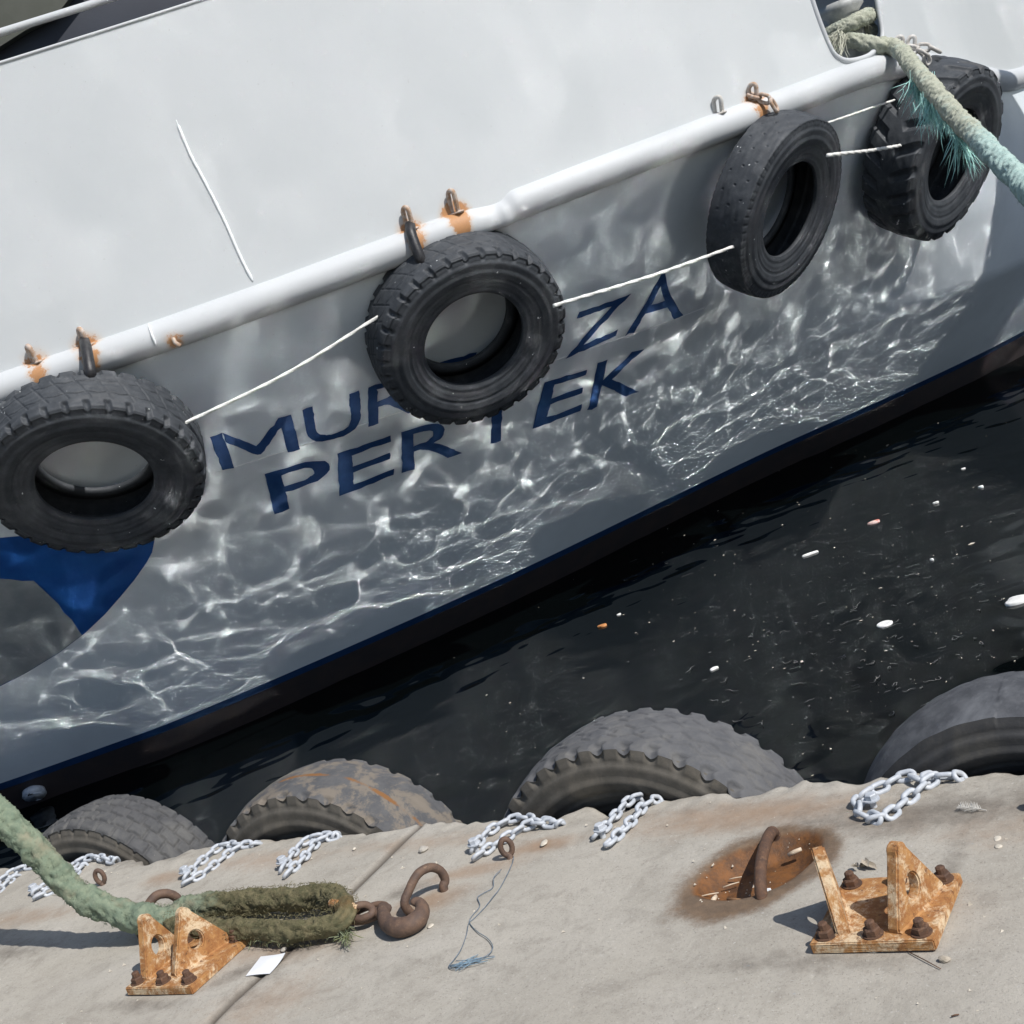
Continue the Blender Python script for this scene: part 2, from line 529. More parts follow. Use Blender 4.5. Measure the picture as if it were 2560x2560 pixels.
def on_wall(x, y, off=0.0):
    d = unit(ray(x, y)); loc, nrm, _, dist = DW.ray_cast(Vector(CAM), Vector(d))
    if loc is None: return None
    n = np.array(nrm); n = n if n@d < 0 else -n
    return np.array(loc)+n*off
pan = [(-260, 240), (0, 130), (70, 85), (150, 44), (215, -40), (120, -300), (-260, -260)]
A_ = [on_wall(*q, .01) for q in pan]; B_2 = [on_wall(*q, .09) for q in pan]
if all(q is not None for q in A_+B_2):
    n_ = len(pan); mb = MB()
    mb.add(np.array(A_+B_2), [tuple(range(n_))[::-1], tuple(range(n_, 2*n_))]+[(i_, (i_+1) % n_, n_+(i_+1) % n_, n_+i_) for i_ in range(n_)])
    ship_part("deckhouse_panel", mb.mesh("deckhouse_panel", smooth=False), M['olive'])
hr = np.c_[bfine[:, :2], bfine[:, 3]+.155]-bn*.03
sel = (proj(hr)[:, 0] < 1500) & (bfine[:, 1] < 7)
mb = MB(); P = hr[sel]
mb.add(*tube(resample(P, .05)[0], .021, 14))
for kq in [q for q in range(6, len(P), 50) if not -60 < proj(P[q])[0] < 420]: mb.add(*tube(np.array([P[kq], P[kq]-[0, 0, .16]]), .014, 10))
ship_part("handrail", mb.mesh("handrail"), M['rail'])

# ------------------------------------------------------------------ water
gx = np.unique(np.round(np.r_[np.linspace(-60, -13, 16), np.arange(-13, 2.5, 0.02), np.linspace(2.5, 50, 16)], 4))
gy = np.unique(np.round(np.r_[np.linspace(-.2, .2, 6), np.arange(.2, 12.5, .02), np.linspace(12.5, 80, 20)], 4))
X, Y = np.meshgrid(gx, gy, indexing='ij')
def waves(X, Y):
    r = np.random.default_rng(21)
    H = np.zeros_like(X)
    for i in range(70):
        lam = math.exp(r.uniform(math.log(.12), math.log(.66)))
        a = r.normal(-.65, .92)
        k = 2*math.pi/lam
        slope = .0064*(lam/.4)**.25
        warp = .25*np.sin(X*r.uniform(.3, .9)+Y*r.uniform(.3, .9)+r.uniform(0, 6))
        H += slope/k*np.sin(k*(X*math.cos(a)+Y*math.sin(a)+warp*lam)+r.uniform(0, 6.28))
    return H
fade = np.clip((X+14)/1.5, 0, 1)*np.clip((3-X)/1, 0, 1)*np.clip((13-Y)/1.5, 0, 1)
Hw = waves(X, Y)*fade
WV = np.stack([X, Y, ZW+Hw], -1)
t = NT("harbour water")
fr = t.n("Fresnel"); fr.inputs["IOR"].default_value = 1.33
fac = t.n("MapRange"); fac.clamp = True
for i_, v_ in ((1, .02), (2, .30), (3, .12), (4, .16)): fac.inputs[i_].default_value = v_
t.l(fr.outputs[0], fac.inputs[0])
df = t.n("BsdfDiffuse"); df.inputs[0].default_value = (.0012, .002, .0022, 1)
gl = t.n("BsdfGlossy"); gl.inputs["Roughness"].default_value = .04
gl.inputs[0].default_value = (1, 1, 1, 1)
mx = t.n("MixShader"); t.l(fac.outputs[0], mx.inputs[0]); t.l(df.outputs[0], mx.inputs[1]); t.l(gl.outputs[0], mx.inputs[2])
t.l(mx.outputs[0], t.t.nodes["Material Output"].inputs["Surface"]); t.t.nodes.remove(t.b)
M['water'] = t.m
tag(link("water", mesh_np("water", WV.reshape(-1, 3), grid_faces(len(gx), len(gy))), M['water']), kind="structure")

# ------------------------------------------------------------------ quay
EDGE = np.array([(-14, .02), (-8, .0), (-6, .02), (-5.323, 0.01), (-5.045, 0.001), (-4.764, -0.021), (-4.626, 0.009), (-4.388, -0.049), (-4.268, -0.078), (-4.185, -0.038), (-4.076, 0.032), (-4.003, 0.046), (-3.824, 0.034), (-3.627, 0.016), (-3.464, 0.031), (-3.126, 0.022), (-2.954, 0.024), (-2.779, 0.011), (-2.625, -0.005), (-2.455, -0.005), (-2.407, 0.018), (-2.385, 0.048), (-2.345, 0.041), (-2.264, -0.005), (-2.24, 0.037), (-2.136, 0.057), (-2.024, 0.055), (-1.854, 0.03), (-1.781, 0.044), (-1.709, 0.055), (-1.637, 0.064), (-1.534, 0.046), (-1.494, 0.01), (-1.471, 0.011), (-1.416, 0.048), (-1.301, 0.041), (-1.187, 0.026), (-1.09, 0.022), (-1.013, -0.002), (-.5, .03), (.4, .0), (3, .02), (8, 0)])
qx = np.unique(np.round(np.r_[np.linspace(-14, -5.6, 30), np.arange(-5.6, -.6, .0125), np.linspace(-.6, 8, 40)], 4))
ey = np.interp(qx, EDGE[:, 0], EDGE[:, 1])+.006*vnoise(qx, 0*qx, 11, lo=3, hi=28)
drow = np.unique(np.round(np.r_[np.arange(0, .25, .008), np.arange(.25, 1.75, .0125), np.linspace(1.75, 9, 24)], 4))[::-1]
QX = np.repeat(qx[:, None], len(drow), 1)
QY = ey[:, None]*np.exp(-drow/.25)[None]-drow[None]
QZ = .0022*vnoise(QX, QY, 12, lo=.4, hi=2.2)+.00022*vnoise(QX, QY, 13, lo=4, hi=12, n=60)
near = np.exp(-drow/.03)[None]
QZ += -.012*near*(1+.6*vnoise(QX, QY*0, 14, lo=1.2, hi=6))
QZ += .0022*np.exp(-drow/.10)[None]*vnoise(QX, QY, 15, lo=5, hi=16, n=60)
# expansion joint running back from the edge
JX = -3.02
jd = np.abs(QX-(JX+.006*vnoise(QY, 0*QY, 16, lo=.8, hi=5)))
joint = np.exp(-(jd/.015)**2)
QZ -= .012*joint
# recess around the ring bar
PC = np.array([-1.615, -.415]); PA = math.radians(50)
px_ = (QX-PC[0])*math.cos(PA)+(QY-PC[1])*math.sin(PA)
py_ = -(QX-PC[0])*math.sin(PA)+(QY-PC[1])*math.cos(PA)
pr_ = np.sqrt((px_/.20)**2+(py_/.145)**2)*(1+.05*vnoise(QX, QY, 17, lo=2, hi=8))
QZ -= .055*smooth01(1.0-pr_, .0, .45)
wall_z = np.array([-.03, -.07, -.13, -.22, -.35, -.55, -.8, -1.2, -2.0])
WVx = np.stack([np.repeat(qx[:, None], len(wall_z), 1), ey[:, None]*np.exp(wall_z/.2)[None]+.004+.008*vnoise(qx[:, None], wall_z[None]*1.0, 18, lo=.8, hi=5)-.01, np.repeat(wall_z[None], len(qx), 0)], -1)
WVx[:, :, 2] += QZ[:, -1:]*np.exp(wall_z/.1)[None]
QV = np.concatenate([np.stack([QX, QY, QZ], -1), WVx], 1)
XX, YY = QV[..., 0], QV[..., 1]
def blob(cx, cy, a, b=None, rot=0.0):
    b = b or a
    dx, dy = XX-cx, YY-cy
    u = dx*math.cos(rot)+dy*math.sin(rot); v = -dx*math.sin(rot)+dy*math.cos(rot)
    return np.exp(-((u/a)**2+(v/b)**2))
pit_out = np.sqrt(((px_+.02)/.285)**2+((py_+.02)/.218)**2)*(1+.05*vnoise(QX, QY, 19, lo=2, hi=9))
pit_out = np.concatenate([pit_out, 9+0*WVx[..., 0]], 1)
pit_in = np.concatenate([pr_, 9+0*WVx[..., 0]], 1)
wet = 1-smooth01(pit_out, .62, 1.12)
pitr = 1-smooth01(pit_in, .7, 1.2)
rust = np.zeros_like(XX)
for cx, cy, a, b, rt, s in [(-2.66, -.50, .17, .09, .5, .7), (-2.6, -.33, .25, .07, .3, .6), (-3.05, -.72, .30, .13, .1, .55), (-3.35, -.82, .28, .17, 0, .45), (-1.2, -.7, .26, .22, 0, .42),
                            (-2.42, -.20, .16, .07, .2, .7), (-4.05, -.22, .14, .08, 0, .6), (-3.78, -.5, .16, .10, 0, .45), (-4.6, -.45, .45, .10, .1, .5), (-1.75, -.12, .5, .13, 0, .65), (-2.9, -.12, .6, .08, 0, .45), (-3.6, -.15, .4, .1, 0, .5), (-1.35, -.22, .35, .12, -.2, .4), (-1.0, -.3, .3, .18, 0, .4), (-3.5, -1.2, .4, .12, .6, .2), (-2.9, -1.0, .3, .2, .5, .45)]:
    rust = np.maximum(rust, s*blob(cx, cy, a, b, rt))
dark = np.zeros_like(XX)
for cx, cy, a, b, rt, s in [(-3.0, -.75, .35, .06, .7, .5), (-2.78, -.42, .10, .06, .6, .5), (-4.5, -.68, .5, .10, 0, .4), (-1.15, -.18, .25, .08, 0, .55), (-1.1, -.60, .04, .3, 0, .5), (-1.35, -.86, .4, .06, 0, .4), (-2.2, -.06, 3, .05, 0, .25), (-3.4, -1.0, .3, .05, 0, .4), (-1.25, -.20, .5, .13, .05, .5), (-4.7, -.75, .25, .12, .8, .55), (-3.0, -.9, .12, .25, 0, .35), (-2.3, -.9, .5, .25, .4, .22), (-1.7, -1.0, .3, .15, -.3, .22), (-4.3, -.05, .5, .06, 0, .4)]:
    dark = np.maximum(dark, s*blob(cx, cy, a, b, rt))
jatt = np.concatenate([joint, np.zeros(WVx.shape[:2])], 1)
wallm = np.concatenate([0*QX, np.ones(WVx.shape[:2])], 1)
t = NT("worn concrete")
col = t.mix(t.ramp(t.noise(1.6, 6, .62), .3, .7), (.378, .350, .300), (.455, .425, .370))
col = t.mix(t.math('MULTIPLY', t.ramp(t.noise(9, 6, .72, dist=.8), .45, .72), .6), col, (.275, .25, .213))
col = t.mix(t.math('MULTIPLY', t.ramp(t.noise(3.1, 5, .6, dist=.6), .52, .8), .6), col, (.45, .42, .37))
col = t.mix(t.math('MULTIPLY', t.ramp(t.noise(33, 6, .78), .48, .66), .2), col, (.25, .225, .19))
col = t.mix(t.math('MULTIPLY', t.ramp(t.noise(150, 3, .8), .56, .70), .6), col, (.15, .138, .12))
col = t.mix(t.math('MULTIPLY', t.ramp(t.noise(95, 3, .7), .62, .70), .6), col, (.55, .53, .49))
vb = t.n("TexVoronoi"); vb.inputs["Scale"].default_value = 16; vb.inputs["Randomness"].default_value = 1
t.l(t.tc.outputs["Object"], vb.inputs["Vector"])
col = t.mix(t.math('MULTIPLY', t.math('SUBTRACT', 1.0, t.ramp(vb.outputs["Distance"], .03, .13)), .35), col, (.2, .185, .165))
ra = t.math('ADD', t.attr("rust"), t.math('MULTIPLY', t.math('SUBTRACT', t.noise(14, 6, .7), .5), .55))
col = t.mix(t.math('MULTIPLY', t.ramp(ra, .15, .8), .75), col, t.mix(t.noise(30, 4), (.33, .21, .125), (.24, .15, .09)))
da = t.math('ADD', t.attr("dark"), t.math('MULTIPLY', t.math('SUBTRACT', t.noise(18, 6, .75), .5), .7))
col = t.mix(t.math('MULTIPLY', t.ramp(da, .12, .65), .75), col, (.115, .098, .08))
wa = t.math('ADD', t.attr("wet"), t.math('MULTIPLY', t.math('SUBTRACT', t.noise(38, 6, .85), .5), .9))
wr = t.ramp(wa, .18, .85)
col = t.mix(t.math('MULTIPLY', wr, .85), col, t.mix(t.ramp(t.noise(22, 5, .7), .35, .65), (.10, .058, .03), (.16, .095, .05)))
pa = t.math('ADD', t.attr("pit"), t.math('MULTIPLY', t.math('SUBTRACT', t.noise(26, 5, .8), .5), .5))
col = t.mix(t.math('MULTIPLY', t.ramp(pa, .4, .75), .85), col, t.mix(t.ramp(t.noise(20, 6, .75), .35, .65), (.22, .085, .02), (.08, .036, .016)))
col = t.mix(t.math('MULTIPLY', t.attr("joint"), .9), col, (.085, .07, .055))
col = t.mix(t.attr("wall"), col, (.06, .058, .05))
nb = t.bump(t.noise(45, 8, .8), .009, .5)
nb = t.bump(t.noise(260, 3, .7), .0016, .45, nb)
rgh = t.math('SUBTRACT', .9, t.math('MULTIPLY', t.ramp(pa, .5, .8), .45))
M['concrete'] = t.done(col, rgh, 0, nb, .3)
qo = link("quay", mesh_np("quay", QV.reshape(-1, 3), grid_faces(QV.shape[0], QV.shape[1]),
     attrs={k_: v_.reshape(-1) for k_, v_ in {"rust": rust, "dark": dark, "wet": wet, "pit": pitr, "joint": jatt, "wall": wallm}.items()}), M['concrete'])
tag(qo, "worn pale concrete quay edge with rust stains and a joint", "quay", kind="structure")

# ------------------------------------------------------------------ tyres
def rubber(name, c1, c2, dust, dscale=5, dr=(.45, .7), rough=.62, dustk=1.0, paint=False, attr=None):
    t = NT(name)
    col = t.mix(t.ramp(t.noise(14, 5, .65), .35, .65), c1, c2)
    dmask = t.math('MULTIPLY', t.ramp(t.noise(dscale, 7, .72, dist=.4), *dr), dustk)
    col = t.mix(dmask, col, dust)
    col = t.mix(t.math('MULTIPLY', t.ramp(t.noise(60, 4, .7), .5, .75), .25), col, dust)
    if paint:
        col = t.mix(t.math('MULTIPLY', t.ramp(t.noise(7, 7, .8, dist=.8), .60, .72), .45), col, (.19, .195, .2))
        col = t.mix(t.ramp(t.noise(30, 2, .5), .752, .765), col, (.6, .62, .62))
    if attr:
        a = t.math('ADD', t.attr(attr[0]), t.math('MULTIPLY', t.math('SUBTRACT', t.noise(35, 6, .8), .5), .8))
        col = t.mix(t.ramp(a, .4, .7), col, attr[1])
    nb = t.bump(t.noise(130, 5, .7), .002, .5)
    return t.done(col, rough, 0, nb, .35)
M['tyre_ship'] = rubber("ship tyre rubber", (.036, .041, .048), (.052, .058, .066), (.10, .107, .115), 7, (.5, .8), .6, .7, paint=True)
M['tyre_block'] = rubber("grey tyre rubber", (.060, .061, .064), (.085, .085, .087), (.12, .118, .112), 6, (.45, .75), .8)
M['tyre_mud'] = rubber("muddy tyre rubber", (.075, .077, .082), (.10, .10, .102), (.195, .165, .13), 6.5, (.46, .56), .85, .8, attr=("streak", (.20, .095, .035)))
M['tyre_sipe'] = rubber("dusty tyre rubber", (.085, .087, .093), (.115, .116, .12), (.15, .145, .135), 6, (.5, .8), .85)
M['tyre_bald'] = rubber("bald tyre rubber", (.06, .063, .07), (.10, .104, .112), (.17, .178, .19), 3.6, (.5, .8), .62, .8, attr=("streak", (.17, .125, .07)))
M['sw_grey'] = rubber("dusty sidewall", (.085, .078, .066), (.115, .105, .09), (.17, .15, .12), 5, (.45, .75), .85)
M['sw_dark'] = rubber("dark sidewall", (.04, .041, .043), (.055, .055, .056), (.09, .085, .075), 5, (.45, .75), .75)

def tyre_profile(R, W, crown=.012, shoulder=.03, bead=.54, bw=.66):
    """half profile from the tread centre to the bead, then the lining; returns arrays (r, w) and kinds"""
    wt = W*.46
    T = [(R-crown*(w_/wt)**2, w_) for w_ in np.linspace(-wt, wt, 85)]
    a = np.linspace(0, 1, 30)[1:]
    hb = R*(1-bead)
    S = []
    for q in a:
        r = R-crown-hb*q+crown*q
        bulge = wt+(W*.52-wt)*math.sin(min(1, q*2.2)*math.pi/2) if q < .45 else W*.52+(W*bw*.5-W*.52)*((q-.45)/.55)**1.25
        # raised rings
        for rq, rh, rw in ((.16, -.007, .018), (.24, .003, .02), (.36, -.007, .016), (.46, .003, .016), (.62, -.006, .016), (.78, .004, .02), (.92, .006, .03)):
            bulge += rh*math.exp(-((q-rq)/rw)**2)
        S.append((r, bulge))
    rb, wb = S[-1]
    L = [(rb-.004, wb-.015), (rb+.006, wb-.03), (rb+.08, wb-.02+.0)]
    tk = .028
    for q in np.linspace(.75, .12, 10):
        r = R-hb*q
        b_ = (wt+(W*.52-wt)*math.sin(min(1, q*2.2)*math.pi/2) if q < .45 else W*.52+(W*bw*.5-W*.52)*((q-.45)/.55)**1.25)-tk
        L.append((r, b_))
    L += [(R-tk*1.5, wt-.05), (R-tk*1.6, wt*.4), (R-tk*1.6, 0)]
    return np.array(T), np.array(S), np.array(L)

def tread_depth(style, th, v, R):
    """groove depth for angle th, v in -1..1 across the tread"""
    d = 0*th
    def saw(x): return np.abs((x % 1)-.5)*2
    def groove(x, w_): return np.clip(1-np.abs(((x+.5) % 1)-.5)/w_, 0, 1)**.5
    av = np.abs(v)
    if style == 'lug':
        n = 34
        sh = groove(th/(2*math.pi)*n+.25*av*np.sign(v), .17)*smooth01(av, .60, .72)
        zz = .03*np.sign((th*n/(2*math.pi)*1.0) % 1-.5)
        mid = groove((th/(2*math.pi))*n+.8*v, .05)*(1-smooth01(av, .5, .6))*.35
        rib = np.clip(1-np.abs(av-.30-.03*np.sin(th*n))/.035, 0, 1)**.5*.5
        d = np.maximum(np.maximum(sh*1.3, mid), rib)*.016
        d += .010*smooth01(av, .93, 1.0)
    elif style == 'chunky':
        n = 22
        sh = groove(th/(2*math.pi)*n+.55*av+.5*(v < 0), .23)*smooth01(av, .18+.1*np.sin(th*n), .36)
        d = sh*.032+.012*smooth01(av, .92, 1.0)
    elif style == 'sipe':
        n = 30
        a = groove(th/(2*math.pi)*n+.15*np.sin(v*9), .05)*np.clip(1-np.abs(np.abs(v)-.55)/.10, 0, 1)*.8
        b = groove(th/(2*math.pi)*n+.5, .06)*np.clip(1-np.abs(v)/.09, 0, 1)
        d = np.maximum(a, b)*.009+.004*smooth01(av, .96, 1.0)+.006*groove(th/(2*math.pi)*70, .2)*smooth01(av, .95, .99)
    elif style == 'block':
        n = 40
        ribs = np.zeros_like(th)
        for c in (-.6, -.2, .2, .6):
            ribs = np.maximum(ribs, np.clip(1-np.abs(v-c-.018*np.sign((th*n/(2*math.pi)) % 1-.5))/.042, 0, 1)**.5)
        band = np.floor((v+.6)/.4)
        cross = groove(th/(2*math.pi)*n+.5*(band % 2)+.35*v, .09)
        d = np.maximum(ribs*1.0, cross*.85)*.013+.008*smooth01(av, .95, 1.0)
    elif style == 'hex':
        n = 38
        sh = groove(th/(2*math.pi)*n+.06*np.sin(v*20), .24)*smooth01(av, .74, .78)
        zig = np.zeros_like(th)
        for c, ph in ((-.5, 0), (-.17, .5), (.17, 0), (.5, .5)):
            zc = c+.075*(2*saw(th*n/(2*math.pi)+ph)-1)
            zig = np.maximum(zig, np.clip(1-np.abs(v-zc)/.038, 0, 1)**.6)
        pits = groove(th/(2*math.pi)*n+.25, .14)*np.clip(1-np.abs(av-.36)/.07, 0, 1)
        d = sh*.02+zig*.008+pits*.009
    elif style == 'worn':
        n = 36
        sh = groove(th/(2*math.pi)*n, .19)*smooth01(av, .84, .9)
        far = groove(th/(2*math.pi)*n, .25)*smooth01(v, .8, .86)
        d = np.maximum(sh, far)*.017+.002*smooth01(av, .5, .8)
    return d

def make_tyre(name, R, W, style, mats, mat4, label, group, crown=.012, bead=.54, bw=.66, N=840, wobble=0.0, streak=None, seed=0):
    """Empty at the tyre's centre, axis +Z facing out; parts: tread, two sidewalls, lining"""
    root = empty(name, (0, 0, 0), label, "tyre", group)
    T, S, L = tyre_profile(R, W, crown, bead=bead, bw=bw)
    th = np.linspace(0, 2*math.pi, N, endpoint=False)
    r_ = np.random.default_rng(seed)
    if seed:
        ov = 1+wobble*np.sin(2*th+r_.uniform(0, 6))
    else: ov = np.ones(N)
    def rev(P, dep=None):
        rr = P[None, :, 0]*ov[:, None]
        if dep is not None: rr = rr-dep
        V = np.stack([rr*np.cos(th)[:, None], rr*np.sin(th)[:, None], np.repeat(P[None, :, 1], N, 0)], -1)
        return V
    v = np.linspace(-1, 1, len(T))
    TH, VV = np.meshgrid(th, v, indexing='ij')
    dep = tread_depth(style, TH, VV, R)
    # worn, uneven surface
    dep = dep+.0012*vnoise(TH*3, VV*2, 31+seed, lo=.3, hi=2.5)*(1-0*dep)
    V = rev(T, dep)
    at = {}
    if streak is not None: at = {"streak": streak(TH, VV).reshape(-1)}
    else: at = {"streak": 0*TH.reshape(-1)}
    o = link("tread", mesh_np("tread", V.reshape(-1, 3), grid_faces(N, len(T), cu=True), attrs=at), mats[0], root)
    edge_dep = (dep[:, 0], dep[:, -1])
    for sgn, ed in ((1, edge_dep[1]), (-1, edge_dep[0])):
        P = np.vstack([T[-1:], S]); P = P*[1, 1]
        q = np.arange(len(P))
        notch = ed[:, None]*np.clip(1-q/6.0, 0, 1)[None]
        V = rev(P, notch); V[..., 2] *= sgn
        # shoulder notches bite into the side too
        V[..., 2] -= sgn*(ed[:, None]*.55*np.clip(1-np.abs(q-1.5)/3.5, 0, 1)[None])
        Fq = grid_faces(N, len(P), cu=True)
        if sgn < 0: Fq = Fq[:, ::-1]
        a2 = {"streak": np.repeat((np.exp(-((np.arange(len(P))-3.5)/2.2)**2)*(.9 if (streak is not None and style == 'bald') else 0))[None], N, 0).reshape(-1)}
        if style == 'bald': a2["streak"] = (a2["streak"].reshape(N, -1)*np.exp(-((np.repeat(th[:, None], len(P), 1)-.95)/.32)**2)).reshape(-1)
        link("sidewall", mesh_np("sidewall", V.reshape(-1, 3), Fq, attrs=a2), mats[1], root)
    P = np.vstack([S[-1:], L]); P2 = np.vstack([P, (P*[1, -1])[::-1]])
    V = rev(P2)
    link("lining", mesh_np("lining", V.reshape(-1, 3), grid_faces(N, len(P2), cu=True)), mats[1], root)
    root.matrix_world = mat4
    return root
def basis(c, n, up):
    n = unit(n); u = np.asarray(up, float); u = unit(u-n*(u@n)); s = np.cross(u, n)
    # local X = up, local Y = n x up
    y = np.cross(n, u)
    return Matrix(((u[0], y[0], n[0], c[0]), (u[1], y[1], n[1], c[1]), (u[2], y[2], n[2], c[2]), (0, 0, 0, 1)))

# quay tyres stand against the wall, axis along y (front face to the quay)
GQ = "truck tyres hung along the quay wall"
QT = [  # x, z, R, W, style, tread mat, side mat, label
    (-4.88, -.445, .575, .31, 'block', 'tyre_block', 'sw_grey', "grey block-tread tyre on the quay wall behind the green rope"),
    (-3.655, -.435, .588, .33, 'worn', 'tyre_mud', 'sw_grey', "mud-stained tyre with an orange streak round its tread on the quay wall"),
    (-2.295, -.40, .585, .33, 'hex', 'tyre_sipe', 'sw_grey', "grey tyre with deep shoulder notches on the quay wall, above the middle of the quay"),
    (-1.065, -.405, .56, .33, 'bald', 'tyre_bald', 'sw_dark', "bald smooth tyre with a brown patch at the right end of the quay wall"),
]
for k_, (x, z, R_, W_, st, m1, m2, lab) in enumerate(QT):
    m4 = basis((x, .06+W_*.5, z), (0, -1, 0), (0, 0, 1))
    stf = None
    if st == 'worn':
        stf = lambda TH, VV: 1.0*(.62+.3*np.sin(TH*7)*np.sin(TH*17))*np.exp(-((VV-.12-.05*np.sin(TH*5))/.10)**2)
    if st == 'bald':
        stf = lambda TH, VV: 0*TH
    make_tyre("quay_tyre", R_, W_, st, (M[m1], M[m2]), m4, lab, GQ, crown=.035 if st == 'bald' else .018, bead=.56, seed=k_+1, streak=stf)

# tyres hanging on the ship: centre px, major px, aspect, minor dir, width ratio
GS = "tyres hanging along the ship's rail"
HT = [
    (238, 1216, 528, .68, (.03, 1), .29, 'lug', 0, "black lug tyre hanging at the ship's far left, above the blue patch"),
    (1192, 858, 505, .78, (.60, .80), .31, 'lug', 1, "black lug tyre hanging in front of the ship's blue lettering"),
    (1986, 528, 446, .45, (.95, .31), .265, 'sipe', 2, "worn smooth-tread black tyre hanging below a rusty shackle, right of the lettering"),
    (2398, 392, 414, .42, (.96, .27), .36, 'chunky', 3, "wide chunky-tread black tyre hanging behind the pale green mooring rope"),
]
HPOSE = []
for (cx, cy_, maj, asp, md, wr_, st, sd, lab) in HT:
    d = unit(ray(cx, cy_))
    m = unit(md); im = m[0]*CR-m[1]*CU; im = unit(im-d*(im@d))
    n = asp*(-d)+math.sqrt(1-asp**2)*im
    up = unit(np.array([0, 0, 1.])-n*n[2]); sdv = np.cross(n, up)
    th = np.linspace(0, 2*math.pi, 48)
    dist = 11.0
    while dist > 5:
        D = maj*dist/F*1.0; R_ = D/2
        W_ = wr_*D/1.1
        C = CAM+d*dist
        rim_ = C-n*W_+(np.cos(th)[:, None]*up+np.sin(th)[:, None]*sdv)*R_*.97
        bad = 0
        for q in rim_:
            dq = q-CAM; L_ = np.linalg.norm(dq)
            h = HULL.ray_cast(Vector(CAM), Vector(dq/L_))
            if h[0] is not None and h[3] < L_-.035: bad += 1
        if bad <= 0: break
        dist -= .02
    HPOSE.append((C, n, up, R_, W_, dist))
    m4 = basis(C-n*W_/2, n, up)
    root = make_tyre("hanging_tyre", R_, W_, st, (M['tyre_ship'], M['tyre_ship']), m4, lab, GS, crown=.012, bead=.525, bw=.8, seed=10+sd)
    print("TYRE", dist, R_, W_, C.round(2), n.round(2))

# ------------------------------------------------------------------ unseen steel pile, added to cast the shadow on the hull's far right
Hs = on_hull(2470, 640)
kk = (1.35-Hs[0])/SUN[0]
pc_ = Hs+SUN*kk
PR = .55
Ht = on_hull(2550, 345)
ZT = float((Ht+SUN*((1.35-Ht[0])/SUN[0]))[2])
mb = MB(); mb.add(*tube(np.array([(pc_[0], pc_[1]+PR, -2.2), (pc_[0], pc_[1]+PR, ZT-.08), (pc_[0], pc_[1]+PR, ZT)]), np.array([PR, PR, PR*.8]), 40))
mb.add(*tube(np.array([(pc_[0], pc_[1]+PR, ZT-.6), (pc_[0], pc_[1]+PR, ZT-.45)]), PR*1.06, 40))
tag(link("shadow_pile", mb.mesh("shadow_pile", smooth=False), M['steel_rust']), "round rusty steel pile added out of view to cast a shadow on the hull", "pile")
print("PILE", pc_, proj(np.array([[pc_[0]-PR, pc_[1], 1.5]])))

# ------------------------------------------------------------------ painted name on the hull (thin raised paint following the plating)
def glyph(ch):
    cu = bpy.data.curves.new("glyph", 'FONT'); cu.body = ch; cu.resolution_u = 6; cu.offset = .006
    o = bpy.data.objects.new("glyph", cu); COL.objects.link(o)
    dg = bpy.context.evaluated_depsgraph_get(); dg.update()
    me = bpy.data.meshes.new_from_object(o.evaluated_get(dg))
    bpy.data.objects.remove(o); bpy.data.curves.remove(cu)
    bm = bmesh.new(); bm.from_mesh(me); bpy.data.meshes.remove(me)
    bmesh.ops.remove_doubles(bm, verts=bm.verts, dist=1e-5)
    bmesh.ops.triangulate(bm, faces=bm.faces)
    for _ in range(3):
        L = [e for e in bm.edges if e.calc_length() > .09]
        if not L: break
        bmesh.ops.subdivide_edges(bm, edges=L, cuts=1)
        bmesh.ops.triangulate(bm, faces=bm.faces)
    V = np.array([v.co[:2] for v in bm.verts]); bm.verts.index_update()
    Fs = [[v.index for v in f.verts] for f in bm.faces]
    B = [[v.index for v in e.verts] for e in bm.edges if len(e.link_faces) == 1]
    bm.free()
    V = (V-V.min(0))/(V.max(0)-V.min(0))
    return V, Fs, B
def slab(px, Fs, off, surf, rough_edge=0.0, B=None):
    px = np.asarray(px, float).copy()
    if rough_edge and B is not None:
        bi = np.unique(np.array(B)); px[bi] += rng.normal(0, rough_edge, (len(bi), 2))
    P = [surf(x, y, off) for x, y in px]
    return (np.array(P), Fs) if all(p is not None for p in P) else None
LETT = [  # BL, BR, TR, TL
    ("M", (556, 1176), (749, 1123), (728, 1036), (524, 1091)), ("U", (772, 1116), (905, 1076), (898, 976), (754, 1024)),
    ("R", (920, 1067), (1052, 1021), (1030, 926), (920, 969)), ("T", (1085, 1012), (1180, 980), (1190, 880), (1060, 915)),
    ("A", (1225, 965), (1370, 915), (1350, 800), (1240, 850)),
    ("Z", (1414, 897), (1540, 838), (1578, 734), (1440, 782)), ("A", (1560, 838), (1708, 788), (1700, 672), (1615, 695)),
    ("P", (686, 1284), (838, 1236), (818, 1136), (660, 1185)), ("E", (849, 1240), (985, 1186), (978, 1087), (842, 1134)),
    ("R", (1005, 1182), (1155, 1131), (1145, 1033), (1003, 1081)), ("T", (1172, 1127), (1304, 1084), (1314, 976), (1176, 1022)),
    ("E", (1330, 1073), (1452, 1026), (1470, 922), (1360, 955)), ("K", (1468, 1026), (1597, 979), (1627, 866), (1494, 906)),
]
